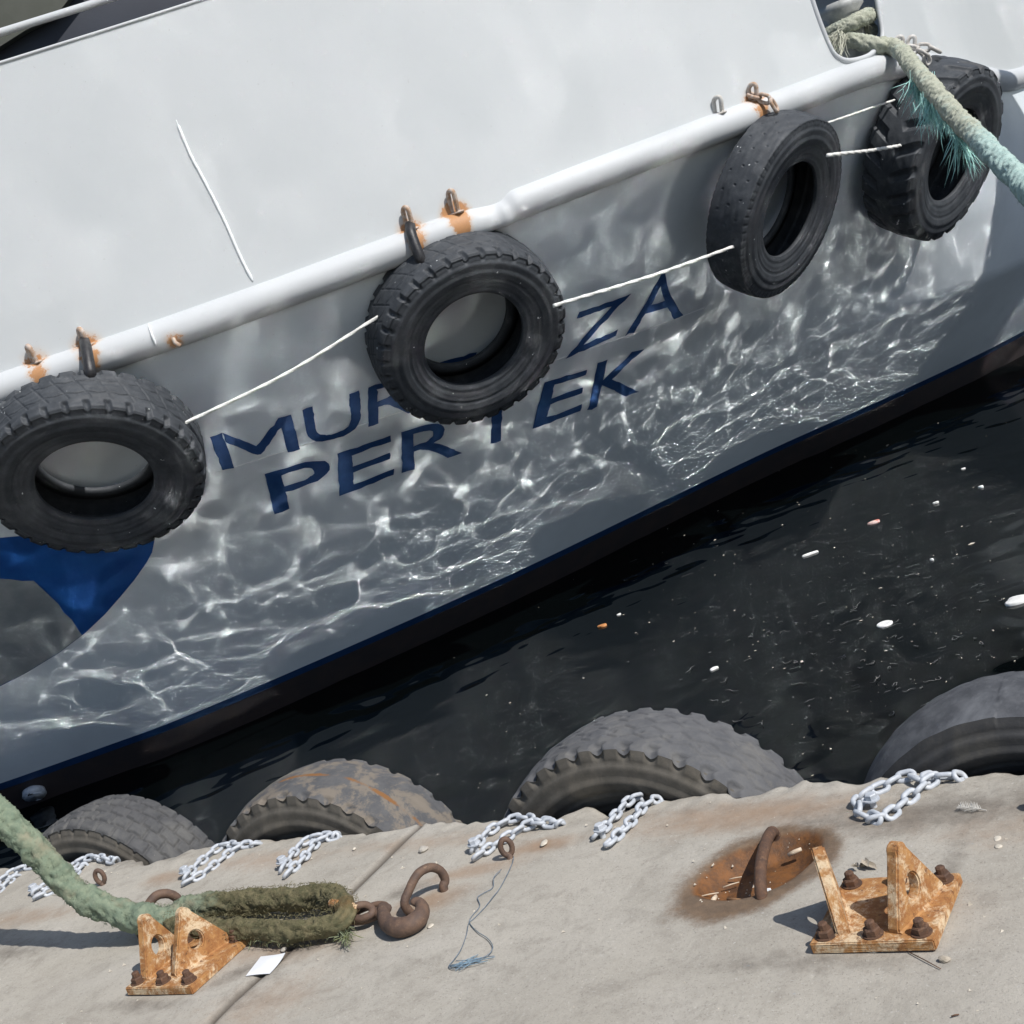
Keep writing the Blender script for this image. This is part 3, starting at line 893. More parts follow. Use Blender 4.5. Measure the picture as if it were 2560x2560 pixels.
def glyph_m():
    st = .155
    polys = [[(0, 0), (st, 0), (st, 1), (0, 1)], [(1-st, 0), (1, 0), (1, 1), (1-st, 1)], [(st, 1), (st, .74), (.47, .16), (.5, .42)], [(1-st, 1), (.5, .42), (.47, .16), (.53, .16), (1-st, .74)]]
    bm = bmesh.new()
    for p in polys: bm.faces.new([bm.verts.new((*q, 0)) for q in p])
    bmesh.ops.remove_doubles(bm, verts=bm.verts, dist=1e-4); bmesh.ops.triangulate(bm, faces=bm.faces)
    for _ in range(3):
        L = [e for e in bm.edges if e.calc_length() > .12]
        if L: bmesh.ops.subdivide_edges(bm, edges=L, cuts=1); bmesh.ops.triangulate(bm, faces=bm.faces)
    V = np.array([v.co[:2] for v in bm.verts]); bm.verts.index_update()
    Fs = [[v.index for v in f.verts] for f in bm.faces]; B = [[v.index for v in e.verts] for e in bm.edges if len(e.link_faces) == 1]
    bm.free(); return V, Fs, B
for ch, bl, br, tr, tl in LETT:
    V, Fs, B = glyph_m() if ch == "M" else glyph(ch)
    bl, br, tr, tl = map(np.array, (bl, br, tr, tl))
    u, v = V[:, :1], V[:, 1:]
    px = bl*(1-u)*(1-v)+br*u*(1-v)+tr*u*v+tl*(1-u)*v
    g = slab(px, Fs, .0035, on_hull, .9, B)
    if g: ship_part("lettering", mesh_np("lettering", *g, smooth=False), M['letter'], hull_o)
def poly_patch(poly, step=16):
    bm = bmesh.new()
    vs = [bm.verts.new((*p, 0)) for p in poly]
    bm.faces.new(vs)
    bmesh.ops.triangulate(bm, faces=bm.faces)
    for _ in range(4):
        L = [e for e in bm.edges if e.calc_length() > 45]
        if not L: break
        bmesh.ops.subdivide_edges(bm, edges=L, cuts=1); bmesh.ops.triangulate(bm, faces=bm.faces)
    V = np.array([v.co[:2] for v in bm.verts]); bm.verts.index_update()
    Fs = [[v.index for v in f.verts] for f in bm.faces]; bm.free()
    return V, Fs
blue = [(-170, 1400), (-60, 1352), (0, 1344), (65, 1338), (160, 1330), (300, 1342), (386, 1350), (380, 1380), (366, 1406), (335, 1450), (302, 1490), (262, 1535), (215, 1580), (150, 1630), (60, 1685), (-40, 1735), (-170, 1760)]
grey = [(-150, 1440), (-50, 1446), (0, 1445), (30, 1447), (55, 1451), (84, 1450), (92, 1468), (98, 1482), (122, 1494), (146, 1508), (160, 1530), (180, 1548), (196, 1574), (205, 1586), (150, 1628), (60, 1683), (-40, 1732), (-150, 1750)]
for nm, pl, mt, of in (("blue_patch", blue, 'emblem', .003), ("grey_patch", grey, 'emblem_grey', .006)):
    V, Fs = poly_patch(pl)
    g = slab(V, Fs, of, on_hull)
    if g: ship_part(nm, mesh_np(nm, *g, smooth=False), M[mt], hull_o)
# small outlet pipe near the waterline at the far left
oc = on_hull(84, 1975, .0)
if oc is not None:
    on = unit(np.array(CAM)-oc); on = unit(np.array([.55, -.7, -.1]))
    a = np.linspace(0, 1, 5)
    mb = MB(); prof = [(0, .02), (.03, .075), (.07, .082), (.085, .07), (.05, .05), (.03, .04)]
    on = unit(np.array([.30, -.45, -.75])); oc = oc-on*.03; rings = np.array([oc+on*z for z, r in prof]); mb.add(*tube(rings, np.array([r for z, r in prof]), 20, caps=False))
    M['outlet'] = mottled("outlet white", (.5, .54, .6), (.38, .42, .47), 20, rough=.25, bump=.1)
    ship_part("outlet_pipe", mb.mesh("outlet_pipe"), M['outlet'])

# ------------------------------------------------------------------ straps, white cords
def to_parent(o, root):
    o.parent = root; o.matrix_parent_inverse = root.matrix_world.inverted(); return o
ROOTS = [o for o in bpy.data.objects if o.name.startswith("hanging_tyre")]
ROOTS.sort(key=lambda o: o.name)
def strap(root, pts, r, mat='strap', flat=1.0, name="hanging_strap"):
    mb = MB(); mb.add(*tube(resample(catmull(pts, 8), .01)[0], r, 10))
    return to_parent(link(name, mb.mesh(name), M[mat]), root)
def tyre_top(k, a=0.0):
    C, n, up, R_, W_, dist = HPOSE[k]
    s = np.cross(n, up)
    return C-n*W_*.7+(up*math.cos(a)+s*math.sin(a))*R_
def tp(k, px, py, lift=0.0):
    """point on the front of a ship tyre nearest to a pixel: at the tyre's depth"""
    C, n, up, R_, W_, dist = HPOSE[k]
    d = unit(ray(px, py)); s = np.cross(n, up)
    # hit the tread cylinder if possible
    o_ = CAM-C; dn, on_ = d@n, o_@n
    dp, op = d-n*dn, o_-n*on_
    a, b, c = dp@dp, 2*dp@op, op@op-(R_*1.0)**2
    D = b*b-4*a*c
    t_ = (-b-math.sqrt(D))/(2*a) if D > 0 else -(o_@d)
    return CAM+d*(t_-lift)
TPX = tp
def eye_pos(j):
    return RAIL[rail_point(EYES[j][0])]+NRM[rail_point(EYES[j][0])]*.05+np.array([0, 0, .11])
for k_, j, px, py in ((0, 1, 226, 932), (1, 2, 1052, 648)):
    e = eye_pos(j); q = TPX(k_, px, py)
    C, n, up, R_, W_, dist = HPOSE[k_]
    outw = unit((q-C)-n*((q-C)@n))
    strap(ROOTS[k_], [e+[0, 0, -.01], e*.55+q*.45+outw*.035, q+outw*.004, q-outw*.06-n*.02], .030)
def chain_link(L_=.056, Wd=.038, r=.0066, n=18):
    """stadium shaped link in local XY, long axis X"""
    a = np.linspace(-math.pi/2, math.pi/2, n//2)
    h = (Wd-2*r)/2; sl_ = (L_-2*r)/2-h
    P = np.concatenate([np.stack([sl_+h*np.cos(a), h*np.sin(a), 0*a], 1), np.stack([-sl_-h*np.cos(a), -h*np.sin(a), 0*a], 1)])
    V, Fs = tube(P, r, 8, closed=True)
    return V, Fs
lv, lf = chain_link()
LINKME = mesh_np("link", lv, np.array(lf)); LINKME.materials.append(M['galv'])
def place_links(path, root, pitch=.039, scale=1.0, me=None, mat=None, ground=None, roll0=0.0):
    P, s = resample(path, .004)
    n = max(2, int(s[-1]/(pitch*scale)))
    T, A, B = frames(P)
    for j in range(n+1):
        i = min(len(P)-1, int(round(j*pitch*scale/.004)))
        t_ = T[i]
        up = np.array([0, 0, 1.])-t_*t_[2]; up = unit(up) if np.linalg.norm(up) > .15 else A[i]
        sd = np.cross(up, t_)
        ph = (math.radians(38) if j % 2 else math.radians(-48))+rng.normal(0, .14)+roll0
        y = sd*math.cos(ph)+up*math.sin(ph); z = np.cross(t_, y)
        tw = rng.normal(0, .05)
        x_ = unit(t_+y*tw); y = unit(y-x_*(y@x_)); z = np.cross(x_, y)
        o = bpy.data.objects.new("link", me or LINKME); COL.objects.link(o)
        c = P[i]
        o.matrix_world = Matrix(((x_[0]*scale, y[0]*scale, z[0]*scale, c[0]), (x_[1]*scale, y[1]*scale, z[1]*scale, c[1]), (x_[2]*scale, y[2]*scale, z[2]*scale, c[2]), (0, 0, 0, 1)))
        o.parent = root; o.matrix_parent_inverse = root.matrix_world.inverted()
def upd(): bpy.context.view_layer.update()
upd()
# shackle pieces above tyres three and four
for k_, j in ((2, 5), (3, 6), (3, 7)):
    e = eye_pos(j); C, n, up, R_, W_, dist = HPOSE[k_]
    q = tyre_top(k_, 0.12 if k_ == 2 else (.25 if j == 6 else 0.0))
    P = np.array([e+[0, 0, -.01], e*.5+q*.5+NRM[rail_point(EYES[j][0])]*.05, q])
    mb = MB()
    Pr, s_ = resample(catmull(P, 8), .004)
    T_, A_, B_ = frames(Pr); m_ = max(2, int(s_[-1]/.075))
    for c_ in range(m_+1):
        i = min(len(Pr)-1, int(c_*.075/.004)); x_ = T_[i]; y = A_[i] if c_ % 2 else B_[i]; z = np.cross(x_, y)
        mb.add(np.asarray(lv)*1.85@np.stack([x_, y, z])+Pr[i], lf)
    to_parent(link("hanging_chain", mb.mesh("hanging_chain"), M['eye_pale' if k_ == 3 else 'eye_rust']), ROOTS[k_])

def cord(name, pts, r, mat, label, cat, group=None, twist=True, fuzz=0, step=.006):
    P, s = resample(catmull(pts, 14), step)
    th = np.linspace(0, 2*math.pi, 12, endpoint=False)
    rf = 1+.16*np.cos(3*th[None]-s[:, None]/(r*2.2)) if twist else None
    mb = MB(); mb.add(*tube(P, r, 12, rfun=rf))
    o = link(name, mb.mesh(name), M[mat])
    return tag(o, label, cat, group)
GC = "white cords strung between the ship's tyres"
a0, a1 = tp(0, 466, 1056, .0), tp(1, 943, 793, .0)
md = (a0+a1)/2+np.array([0, 0, -.03])
cord("cord", [a0-(a1-a0)*.03, a0, md, a1, a1+(a1-a0)*.02], .0095, 'white_rope', "white cord sagging between the far left tyre and the tyre over the lettering", "cord", GC)
a0, a1 = tp(1, 1408, 757), tp(2, 1832, 617)
cord("cord", [a0-(a1-a0)*.04, a0, (a0+a1)/2+[0, 0, -.012], a1, a1+(a1-a0)*.01], .0095, 'white_rope', "white cord running over the letters Z and A to the worn smooth tyre", "cord", GC)
a0, a1 = tp(2, 2088, 386), tp(3, 2250, 364)
cord("cord", [a0-(a1-a0)*.1, a0, (a0+a1)/2+[0, 0, -.006], a1, a1+(a1-a0)*.03], .0105, 'white_rope', "short white cord between the worn smooth tyre and the chunky tyre", "cord", GC)
a0, a1 = on_hull(1998, 297, .12), tp(3, 2236, 250)
cord("cord", [a0, (a0*.6+a1*.4), a1], .007, 'white_rope', "thin frayed white cord just under the rail beside the chunky tyre", "cord", GC)

# ------------------------------------------------------------------ heavy mooring ropes
def rope_mat(name, a, b, c, moss):
    t = NT(name)
    col = t.mix(t.ramp(t.noise(26, 6, .7), .35, .65), a, b)
    col = t.mix(t.ramp(t.noise(9, 4, .6), .5, .72), col, c)
    ms = t.math('ADD', t.attr("moss"), t.math('MULTIPLY', t.math('SUBTRACT', t.noise(16, 5, .75), .5), .9))
    col = t.mix(t.ramp(ms, .35, .8), col, t.mix(t.ramp(t.noise(45, 4, .7), .35, .65), *moss))
    rs = t.math('ADD', t.attr("rusty"), t.math('MULTIPLY', t.math('SUBTRACT', t.noise(25, 4, .7), .5), .4))
    col = t.mix(t.ramp(rs, .3, .8), col, (.16, .075, .02))
    col = t.mix(t.math('MULTIPLY', t.attr("groove"), .72), col, (.05, .06, .04))
    nb = t.bump(t.noise(190, 4, .75), .006, .8)
    return t.done(col, .95, 0, nb, .15)
M['rope_green'] = rope_mat("green mooring rope", (.25, .295, .21), (.165, .215, .155), (.29, .275, .195), ((.115, .11, .06), (.19, .165, .095)))
M['rope_pale'] = rope_mat("pale mooring rope", (.47, .48, .39), (.37, .39, .31), (.42, .48, .41), ((.36, .50, .47), (.45, .58, .54)))
M['teal'] = mottled("teal fibres", (.30, .60, .56), (.42, .68, .63), 40, rough=.8, bump=0)
def heavy_rope(name, pts, r, mat, moss, rusty, parent=None, fuzz=900, flen=.018, pitch=3.6, seed=1, step=.006, amp=.13, taper=0.0, rscale=None, lumpy=.04):
    P, s = resample(catmull(pts, 16), step)
    r_ = np.random.default_rng(seed)
    ns = 44
    th = np.linspace(0, 2*math.pi, ns, endpoint=False)
    nA = vnoise(s[:, None]*5, np.cos(th)[None]*.5, seed+20, lo=.4, hi=2.5); nB = vnoise(s[:, None]*5, np.sin(th)[None]*.5, seed+21, lo=.4, hi=2.5)
    S = s[:, None]/(r*pitch)*2*math.pi+.55*nA; TH = th[None]+.22*nB
    a = 2*TH+S; b = 2*TH-S
    # plaited: two families of strands crossing, each bulging where it lies on top
    wA = np.abs(np.cos(a)); wB = np.abs(np.cos(b))
    over = .5+.5*np.sign(np.sin(TH*2)*np.sin(S))
    h = np.maximum(wA**.7*(.72+.28*over), wB**.7*(1-.28*over))
    lump = vnoise(s[:, None]*4, TH*.35, seed+3, lo=.4, hi=4)
    fine_ = vnoise(s[:, None]*26, TH*2.2, seed+4, lo=.6, hi=3.5)
    rf = 1-amp+amp*1.25*h+lumpy*lump+.045*fine_
    if rscale: rf = rf*rscale(s/s[-1])[:, None]
    if taper: rf = rf*np.clip(np.minimum(s[:, None]/taper, (s[-1]-s[:, None])/taper)+.55, .55, 1)
    V, Fs = tube(P, r, ns, rfun=rf)
    gr = np.clip((.62-h)/.5, 0, 1)*.6
    u = s/s[-1]
    mo = np.repeat(moss(u)[:, None], ns, 1); ru = np.repeat(rusty(u)[:, None], ns, 1)
    gr, mo, ru = [q.reshape(-1) for q in (gr, mo, ru)]
    Vl, Fl = [V], list(Fs); nV = len(V)
    # loose fibres standing off the surface
    T, A, B = frames(P)
    idx = r_.integers(2, len(P)-2, fuzz); an = r_.uniform(0, 2*math.pi, fuzz)
    nr = A[idx]*np.cos(an)[:, None]+B[idx]*np.sin(an)[:, None]
    base = P[idx]+nr*r*.93
    le = flen*r_.gamma(2.0, .5, fuzz)
    le = np.minimum(le, flen*4)
    tanv = T[idx]*r_.normal(0, 1, (fuzz, 1))+np.cross(T[idx], nr)*r_.normal(0, 1, (fuzz, 1))
    d1 = nr*.75+tanv*.8+[0, 0, -.1]; d1 /= np.linalg.norm(d1, axis=1)[:, None]
    d2 = nr*.35+tanv*1.1+[0, 0, -.35]; d2 /= np.linalg.norm(d2, axis=1)[:, None]
    sd = np.cross(d1, r_.normal(0, 1, (fuzz, 3))); sd /= np.linalg.norm(sd, axis=1)[:, None]
    wd = r*.02
    p0, p1, p2 = base, base+d1*le[:, None]*.5, base+d1*le[:, None]*.5+d2*le[:, None]*.5
    FV = np.stack([p0-sd*wd, p0+sd*wd, p1-sd*wd*.8, p1+sd*wd*.8, p2], 1).reshape(-1, 3)
    k5 = nV+np.arange(fuzz)*5
    for q in k5: Fl += [(q, q+1, q+3, q+2), (q+2, q+3, q+4)]
    z5 = np.zeros(fuzz*5)
    gr = np.r_[gr, z5]; mo = np.r_[mo, np.repeat(moss(idx/len(P)), 5)]; ru = np.r_[ru, np.repeat(rusty(idx/len(P)), 5)]
    me = mesh_np(name, np.concatenate([V, FV]), Fl, attrs={"groove": gr, "moss": mo, "rusty": ru})
    o = link(name, me, M[mat])
    if parent is not None: to_parent(o, parent)
    return o

# lower left: green rope coming in from the ship, spliced eye round the rusty shackle
r1 = .046
P0 = [(-4.62, -.62, 1.25), (-4.36, -.66, .80), (-4.13, -.68, .505), (-4.04, -.675, .385), (-3.97, -.665, .235), (-3.86, -.65, .135), (-3.75, -.64, .085), (-3.62, -.625, .062)]
gz = lambda x, y, z: at_z(x, y, z)
up_px = [(470, 2276), (580, 2258), (690, 2250), (760, 2245), (838, 2241)]
lo_px = [(866, 2290), (838, 2312), (745, 2326), (636, 2324), (540, 2322), (440, 2314), (392, 2290)]
loop = [gz(842, 2249, .058), gz(864, 2266, .060), gz(862, 2292, .055), gz(835, 2312, .046)]+[gz(x, y, .048) for x, y in lo_px[2:]]
main = P0+[gz(x, y, .055) for x, y in up_px[:-1]]+[gz(806, 2242, .055)]+loop
Pq, sq = resample(catmull(main, 16), .006)
uq = sq/sq[-1]; iq = int(np.argmin(np.linalg.norm(Pq-gz(866, 2276, .058), axis=1))); ub = uq[iq]
mr = heavy_rope("mooring_rope", main, r1, 'rope_green', lambda u: .06+.85*smooth01(u, ub-.30, ub-.12), lambda u: .5*np.exp(-((u-ub)/.022)**2), fuzz=11000, flen=.008, seed=2, amp=.19, rscale=lambda u: 1-.18*smooth01(u, ub-.3, ub-.1)-.14*smooth01(u, ub-.06, ub)-.3*smooth01(u, .97, 1.0), lumpy=.075)
tag(mr, "thick frayed green mooring rope turning mossy along the quay to the rusty shackle", "rope")
for part_ in (0, 1):
  mb = MB()
  for k_ in (range(150) if part_ == 0 else range(150, 260)):
    b0 = gz(*[(690+rng.normal(0, 26)), 2335+rng.normal(0, 9)], .03) if k_ < 150 else gz(862+rng.normal(0, 9), 2338+rng.normal(0, 9), .025)
    d = unit(rng.normal(0, 1, 3)+[0, -.5, -.3]); L_ = rng.uniform(.015, .045); s_ = unit(np.cross(d, rng.normal(0, 1, 3)))*.0012
    p1 = b0+d*L_*.6; p2 = p1+unit(d+[0, 0, -.8])*L_*.4
    p1[2] = max(p1[2], .006); p2[2] = max(p2[2], .004)
    mb.add([b0-s_, b0+s_, p1+s_, p1-s_, p2], [(0, 1, 2, 3), (3, 2, 4)])
  if part_ == 0: M['moss'] = mottled("moss tufts", (.12, .13, .05), (.20, .23, .15), 30, rough=.95, bump=0)
  to_parent(link("frayed_strands", mb.mesh("frayed_strands", smooth=False), M['moss']), mr)

# upper right: pale rope from the fairlead across to the quay on the right
s0 = on_bul(2164, 62, -.22); s1 = on_bul(2200, 142, .13)
far = at_dist(2560, 462, 6.6)
dv = (far-s1)
P1 = [s0, s1*.6+s0*.4, s1, s1+dv*.25+[0, 0, -.015], s1+dv*.5+[0, 0, -.03], s1+dv*.75+[0, 0, -.02], far, far+dv*.3, far+dv*.62+[0, 0, .01], np.array([-.02, -.30, .27]), np.array([.04, -.62, .20]), np.array([.20, -.80, .17]), np.array([.42, -.72, .17]), np.array([.44, -.50, .17]), np.array([.28, -.40, .17])]
pm = heavy_rope("mooring_rope", P1, .052, 'rope_pale', lambda u: smooth01(u, .18, .42)*.9, lambda u: .3*np.exp(-((u-.545)/.02)**2), fuzz=5000, flen=.012, seed=8, pitch=3.2, amp=.17, lumpy=.055)
tag(pm, "pale green mooring rope running from the fairlead down past the chunky tyre", "rope")
bo = MB(); bz_ = [(0, .20), (.03, .20), (.05, .15), (.22, .13), (.30, .17), (.36, .17), (.40, .10)]
bo.add(*tube(np.array([(.24, -.60, z) for z, q in bz_]), np.array([q for z, q in bz_]), 28))
tag(link("bollard", bo.mesh("bollard"), M['steel_rust']), "squat rusty bollard on the quay right of the picture, end of the pale rope", "bollard")
mb = MB()
def tuft(c, n, L0, spread, dirn, wdt=.0022):
    for _ in range(n):
        b0 = c+rng.normal(0, spread, 3); d = unit(unit(dirn)+rng.normal(0, .28, 3)); L_ = L0*rng.uniform(.4, 1.15)
        s_ = unit(np.cross(d, rng.normal(0, 1, 3)))*wdt
        pts = [b0]; dd = d
        for q in range(3):
            dd = unit(dd+rng.normal(0, .22, 3)+[0, 0, -.12]); pts.append(pts[-1]+dd*L_/3)
        mb.add([pts[0]-s_, pts[0]+s_, pts[1]+s_, pts[1]-s_, pts[2]+s_*.8, pts[2]-s_*.8, pts[3]], [(0, 1, 2, 3), (3, 2, 4, 5), (5, 4, 6)])
Pm, sm_ = resample(catmull(P1, 16), .01)
pxm = proj(Pm)
def on_rope(x): return Pm[int(np.argmin(np.abs(pxm[:, 0]-x)))]
mb = MB(); tuft(on_rope(2300)+CU*-.04, 170, .20, .026, -CU*1.0-CR*.15); to_parent(link("frayed_strands", mb.mesh("frayed_strands", smooth=False), M['teal']), pm)
mb = MB(); tuft(on_rope(2335)+CU*-.06, 240, .17, .036, -CU+CR*.05); to_parent(link("frayed_strands", mb.mesh("frayed_strands", smooth=False), M['teal']), pm)
mb = MB(); tuft(on_rope(2365)+CU*-.05, 130, .12, .032, -CU*.5+CR*.1); to_parent(link("frayed_strands", mb.mesh("frayed_strands", smooth=False), M['teal']), pm)
mb = MB(); tuft(on_rope(2400)+CU*-.05, 120, .26, .017, -CU*1.0+CR*.30); to_parent(link("frayed_strands", mb.mesh("frayed_strands", smooth=False), M['teal']), pm)

# inside the fairlead: bitts and the rope's turns
ib = on_bul(2125, 100, 0); inw = -unit([ib[0]-mid[0], ib[1]-mid[1], 0])
bc = ib+unit(ray(2125, 100)*[1, 1, 0])*.42
bitt = MB(); base_z = RAIL[rail_point(2125)][2]-.05
bx, by = bc[0], bc[1]
ringP = np.array([(bx, by, base_z), (bx, by, base_z+.46), (bx, by, base_z+.50), (bx, by, base_z+.55)])
bitt.add(*tube(ringP, np.array([.105, .105, .15, .14]), 24))
M['bitt'] = mottled("bitt grey", (.42, .43, .42), (.3, .31, .3), 12, (.5, .48, .43), 20, rough=.5, bump=.2)
ship_part("mooring_bitt", bitt.mesh("mooring_bitt"), M['bitt'])
a = np.linspace(.6, 2*math.pi*1.35, 36)
coil = [np.array([bx+.155*math.cos(q), by+.155*math.sin(q), base_z+.31+.09*q/6.28]) for q in a]
pc = heavy_rope("rope_turns", coil, .05, 'rope_pale', lambda u: 0*u, lambda u: 0*u, parent=pm, fuzz=1200, flen=.02, seed=9)
mb = MB(); tuft(np.array([bx, by, base_z+.34])-unit(ray(2100, 60))*.21-CR*.06, 130, .26, .02, -CU*.7-CR*.5, .003)
M['pale_fibre'] = mottled("pale fibres", (.42, .43, .34), (.5, .5, .42), 40, rough=.9, bump=0)
to_parent(link("frayed_strands", mb.mesh("frayed_strands", smooth=False), M['pale_fibre']), pm)
wc = bc+unit(ray(2125, 60)*[1, 1, 0])*1.1
mb = MB(); mb.add(*box((wc[0]-.25, wc[1], base_z+.75), (1.2, .5, 1.5), bev=.03))
ship_part("winch_housing", mb.mesh("winch_housing", smooth=False), M['deck'])

# ------------------------------------------------------------------ things on the quay
rs = NT("rusty painted steel")
col = rs.mix(rs.ramp(rs.noise(34, 6, .7), .35, .62), (.43, .225, .085), (.30, .135, .05))
col = rs.mix(rs.ramp(rs.noise(13, 8, .8, dist=.25), .47, .60), col, (.64, .50, .33))
col = rs.mix(rs.ramp(rs.noise(42, 6, .8), .55, .68), col, (.14, .065, .032))
nb = rs.bump(rs.noise(90, 6, .75), .004, .55)
M['rust_paint'] = rs.done(col, .78, 0, nb, .3)
M['rust_dark'] = mottled("dark rust", (.12, .062, .035), (.075, .042, .028), 40, (.20, .11, .06), 70, rough=.8, bump=.6, bscale=150, bdist=.003)
M['rust_ring'] = mottled("brown rust", (.135, .082, .055), (.085, .055, .042), 30, (.20, .125, .08), 50, rough=.72, bump=.6, bscale=150, bdist=.0025)

def extrude_poly(poly2, o3, ex, ez, nrm, thick, bev=.004):
    """flat polygon (list of 2-D) -> bevelled plate; o3 origin, ex/ez in-plane axes, nrm plate normal; supports one hole via bridging"""
    outer, holes = poly2
    bm = bmesh.new()
    edges = []
    for ring in [outer]+holes:
        vs = [bm.verts.new((*p, 0)) for p in ring]
        for i in range(len(vs)): edges.append(bm.edges.new((vs[i], vs[(i+1) % len(vs)])))
    bmesh.ops.triangle_fill(bm, use_beauty=True, use_dissolve=False, edges=edges)
    if holes:
        hp = [np.array(h) for h in holes]
        kill = [f for f in bm.faces if any(inside(h, np.array([f.calc_center_median().x]), np.array([f.calc_center_median().y]))[0] for h in hp)]
        bmesh.ops.delete(bm, geom=kill, context='FACES_ONLY')
    r = bmesh.ops.extrude_face_region(bm, geom=bm.faces[:])
    for v in [g for g in r['geom'] if isinstance(g, bmesh.types.BMVert)]: v.co.z += thick
    bmesh.ops.recalc_face_normals(bm, faces=bm.faces)
    rim_e = [e for e in bm.edges if len(e.link_faces) == 2 and e.calc_face_angle(0) > .6 and abs(e.verts[0].co.z-e.verts[1].co.z) < 1e-6]
    bmesh.ops.bevel(bm, geom=rim_e, offset=bev, segments=2, affect='EDGES')
    V = np.array([v.co[:] for v in bm.verts]); bm.verts.index_update()
    Fs = [[v.index for v in f.verts] for f in bm.faces]; bm.free()
    W = o3+V[:, :1]*ex+V[:, 1:2]*ez+(V[:, 2:3]-thick/2)*nrm
    return W, Fs
def bracket(fl, w_, d_, f1, f2, label, seed):
    """fl: front-left corner of the base plate; f1, f2: (front xy, back xy) of the two fins"""
    root = empty("mooring_bracket", (fl[0]+w_/2, fl[1]+d_/2, 0), label, "bracket", "rusty steel brackets bolted to the quay")
    upd()
    r_ = np.random.default_rng(seed); t_ = .026
    c = np.array([fl[0]+w_/2, fl[1]+d_/2, t_/2+.003])
    mb = MB(); bm = bmesh.new()
    bmesh.ops.create_cube(bm, size=1)
    for v in bm.verts: v.co = Vector((v.co.x*w_, v.co.y*d_, v.co.z*t_))
    bmesh.ops.subdivide_edges(bm, edges=bm.edges[:], cuts=9, use_grid_fill=True)
    bmesh.ops.bevel(bm, geom=[e for e in bm.edges if e.calc_face_angle(0) > .5], offset=.003, segments=2, affect='EDGES')
    V = np.array([v.co[:] for v in bm.verts]); bm.verts.index_update(); Fs = [[v.index for v in f.verts] for f in bm.faces]; bm.free()
    V = V*(1+r_.normal(0, .0016, V.shape))
    mb.add(V+c, Fs)
    to_parent(link("base_plate", mb.mesh("base_plate", smooth=False), M['rust_paint']), root)
    top = t_+.003
    for (a, b) in (f1, f2):
        a = np.array([*a, top-.002]); b = np.array([*b, top-.002]); L_ = np.linalg.norm(b-a); ex = (b-a)/L_
        ez = np.array([0, 0, 1.0]); nn = np.cross(ex, ez); H_ = .172
        th = np.linspace(0, math.pi, 9)
        tipr = .021; tx = L_*.47; tz = H_-tipr
        outer = [(0, 0), (0, .012)]+[(tx-tipr*math.cos(q)*1.0, tz+tipr*math.sin(q)) for q in th]+[(L_, .012), (L_, 0)]
        hq = np.linspace(0, 2*math.pi, 18, endpoint=False)
        hole = [(tx+.025*math.cos(q), .066+.030*math.sin(q)) for q in hq]
        V, Fs = extrude_poly((outer, [hole]), a, ex, ez, nn, .030, .004)
        mb = MB(); mb.add(V, Fs)
        # weld fillet
        mb2 = tube(np.array([a+nn*.016+ex*q for q in np.linspace(0, L_, 14)]), .006, 6, rfun=1+.3*r_.random((14, 6)))
        mb.add(*mb2); mb.add(*tube(np.array([a-nn*.016+ex*q for q in np.linspace(0, L_, 14)]), .006, 6, rfun=1+.3*r_.random((14, 6))))
        to_parent(link("fin", mb.mesh("fin", smooth=False), M['rust_paint']), root)
    for i in range(3):
        for j in range(2):
            p = np.array([fl[0]+.032+(w_-.064)*i/2, fl[1]+.030+(d_-.060)*j, top])
            mb = MB(); mb.add(*hexprism(p, .0195, .019, r_.uniform(0, 1)))
            mb.add(*tube(np.array([p+[0, 0, .018], p+[0, 0, .032], p+[0, 0, .035]]), np.array([.0115, .0115, .008]), 10))
            mb.add(*tube(np.array([p-[0, 0, .001], p+[0, 0, .003]]), .024, 16))
            to_parent(link("bolt", mb.mesh("bolt", smooth=False), M['rust_dark']), root)
    return root
bracket((-1.334, -.834), .283, .277, ((-1.262, -.800), (-1.340, -.615)), ((-1.146, -.802), (-1.088, -.612)), "rusty two-finned steel bracket right of the rust-filled hollow", 1)
bracket((-3.492, -.955), .283, .277, ((-3.440, -.918), (-3.452, -.735)), ((-3.330, -.900), (-3.272, -.700)), "pale rusty two-finned steel bracket in front of the mossy green rope", 2)

# ---- ring staples, hook and shackle
def bar(name, pts, r, mat, parent=None, n=14, fine_=.006, rf=None):
    P, s = resample(catmull(pts, 12), fine_)
    rr = np.interp(np.linspace(0, 1, len(P)), *rf) if rf else np.full(len(P), r)
    mb = MB(); mb.add(*tube(P, rr, n, rfun=1+.03*rng.normal(0, 1, (len(P), n))*.6))
    o = link(name, mb.mesh(name), M[mat])
    return to_parent(o, parent) if parent is not None else o
def rayz(px, py, z): return at_z(px, py, z)
# arch the hook hangs on
fa, fb = np.array([-2.675, -.545, 0]), np.array([-2.634, -.432, 0])
def on_plane(px, py, o3, nn):
    d = ray(px, py); return CAM+d*((o3-CAM)@nn)/(d@nn)
exa = unit(fb-fa); npl = np.cross(exa, [0, 0, 1.0])
ar = [fa-[0, 0, .03], on_plane(1012, 2262, fa, npl), on_plane(1023, 2225, fa, npl), on_plane(1044, 2186, fa, npl), on_plane(1074, 2169, fa, npl), on_plane(1100, 2176, fa, npl), on_plane(1113, 2200, fa, npl), fb+[0, 0, .008], fb-[0, 0, .03]]
st1 = bar("ring_staple", ar, .0135, 'rust_ring')
tag(st1, "brown rusty bar arch set in the concrete, holding the hook", "ring", "rusty rings set in the quay")
fa2, fb2 = np.array([-3.765, -.62, 0]), np.array([-3.70, -.47, 0])
ex2 = unit(fb2-fa2); np2 = np.cross(ex2, [0, 0, 1.0])
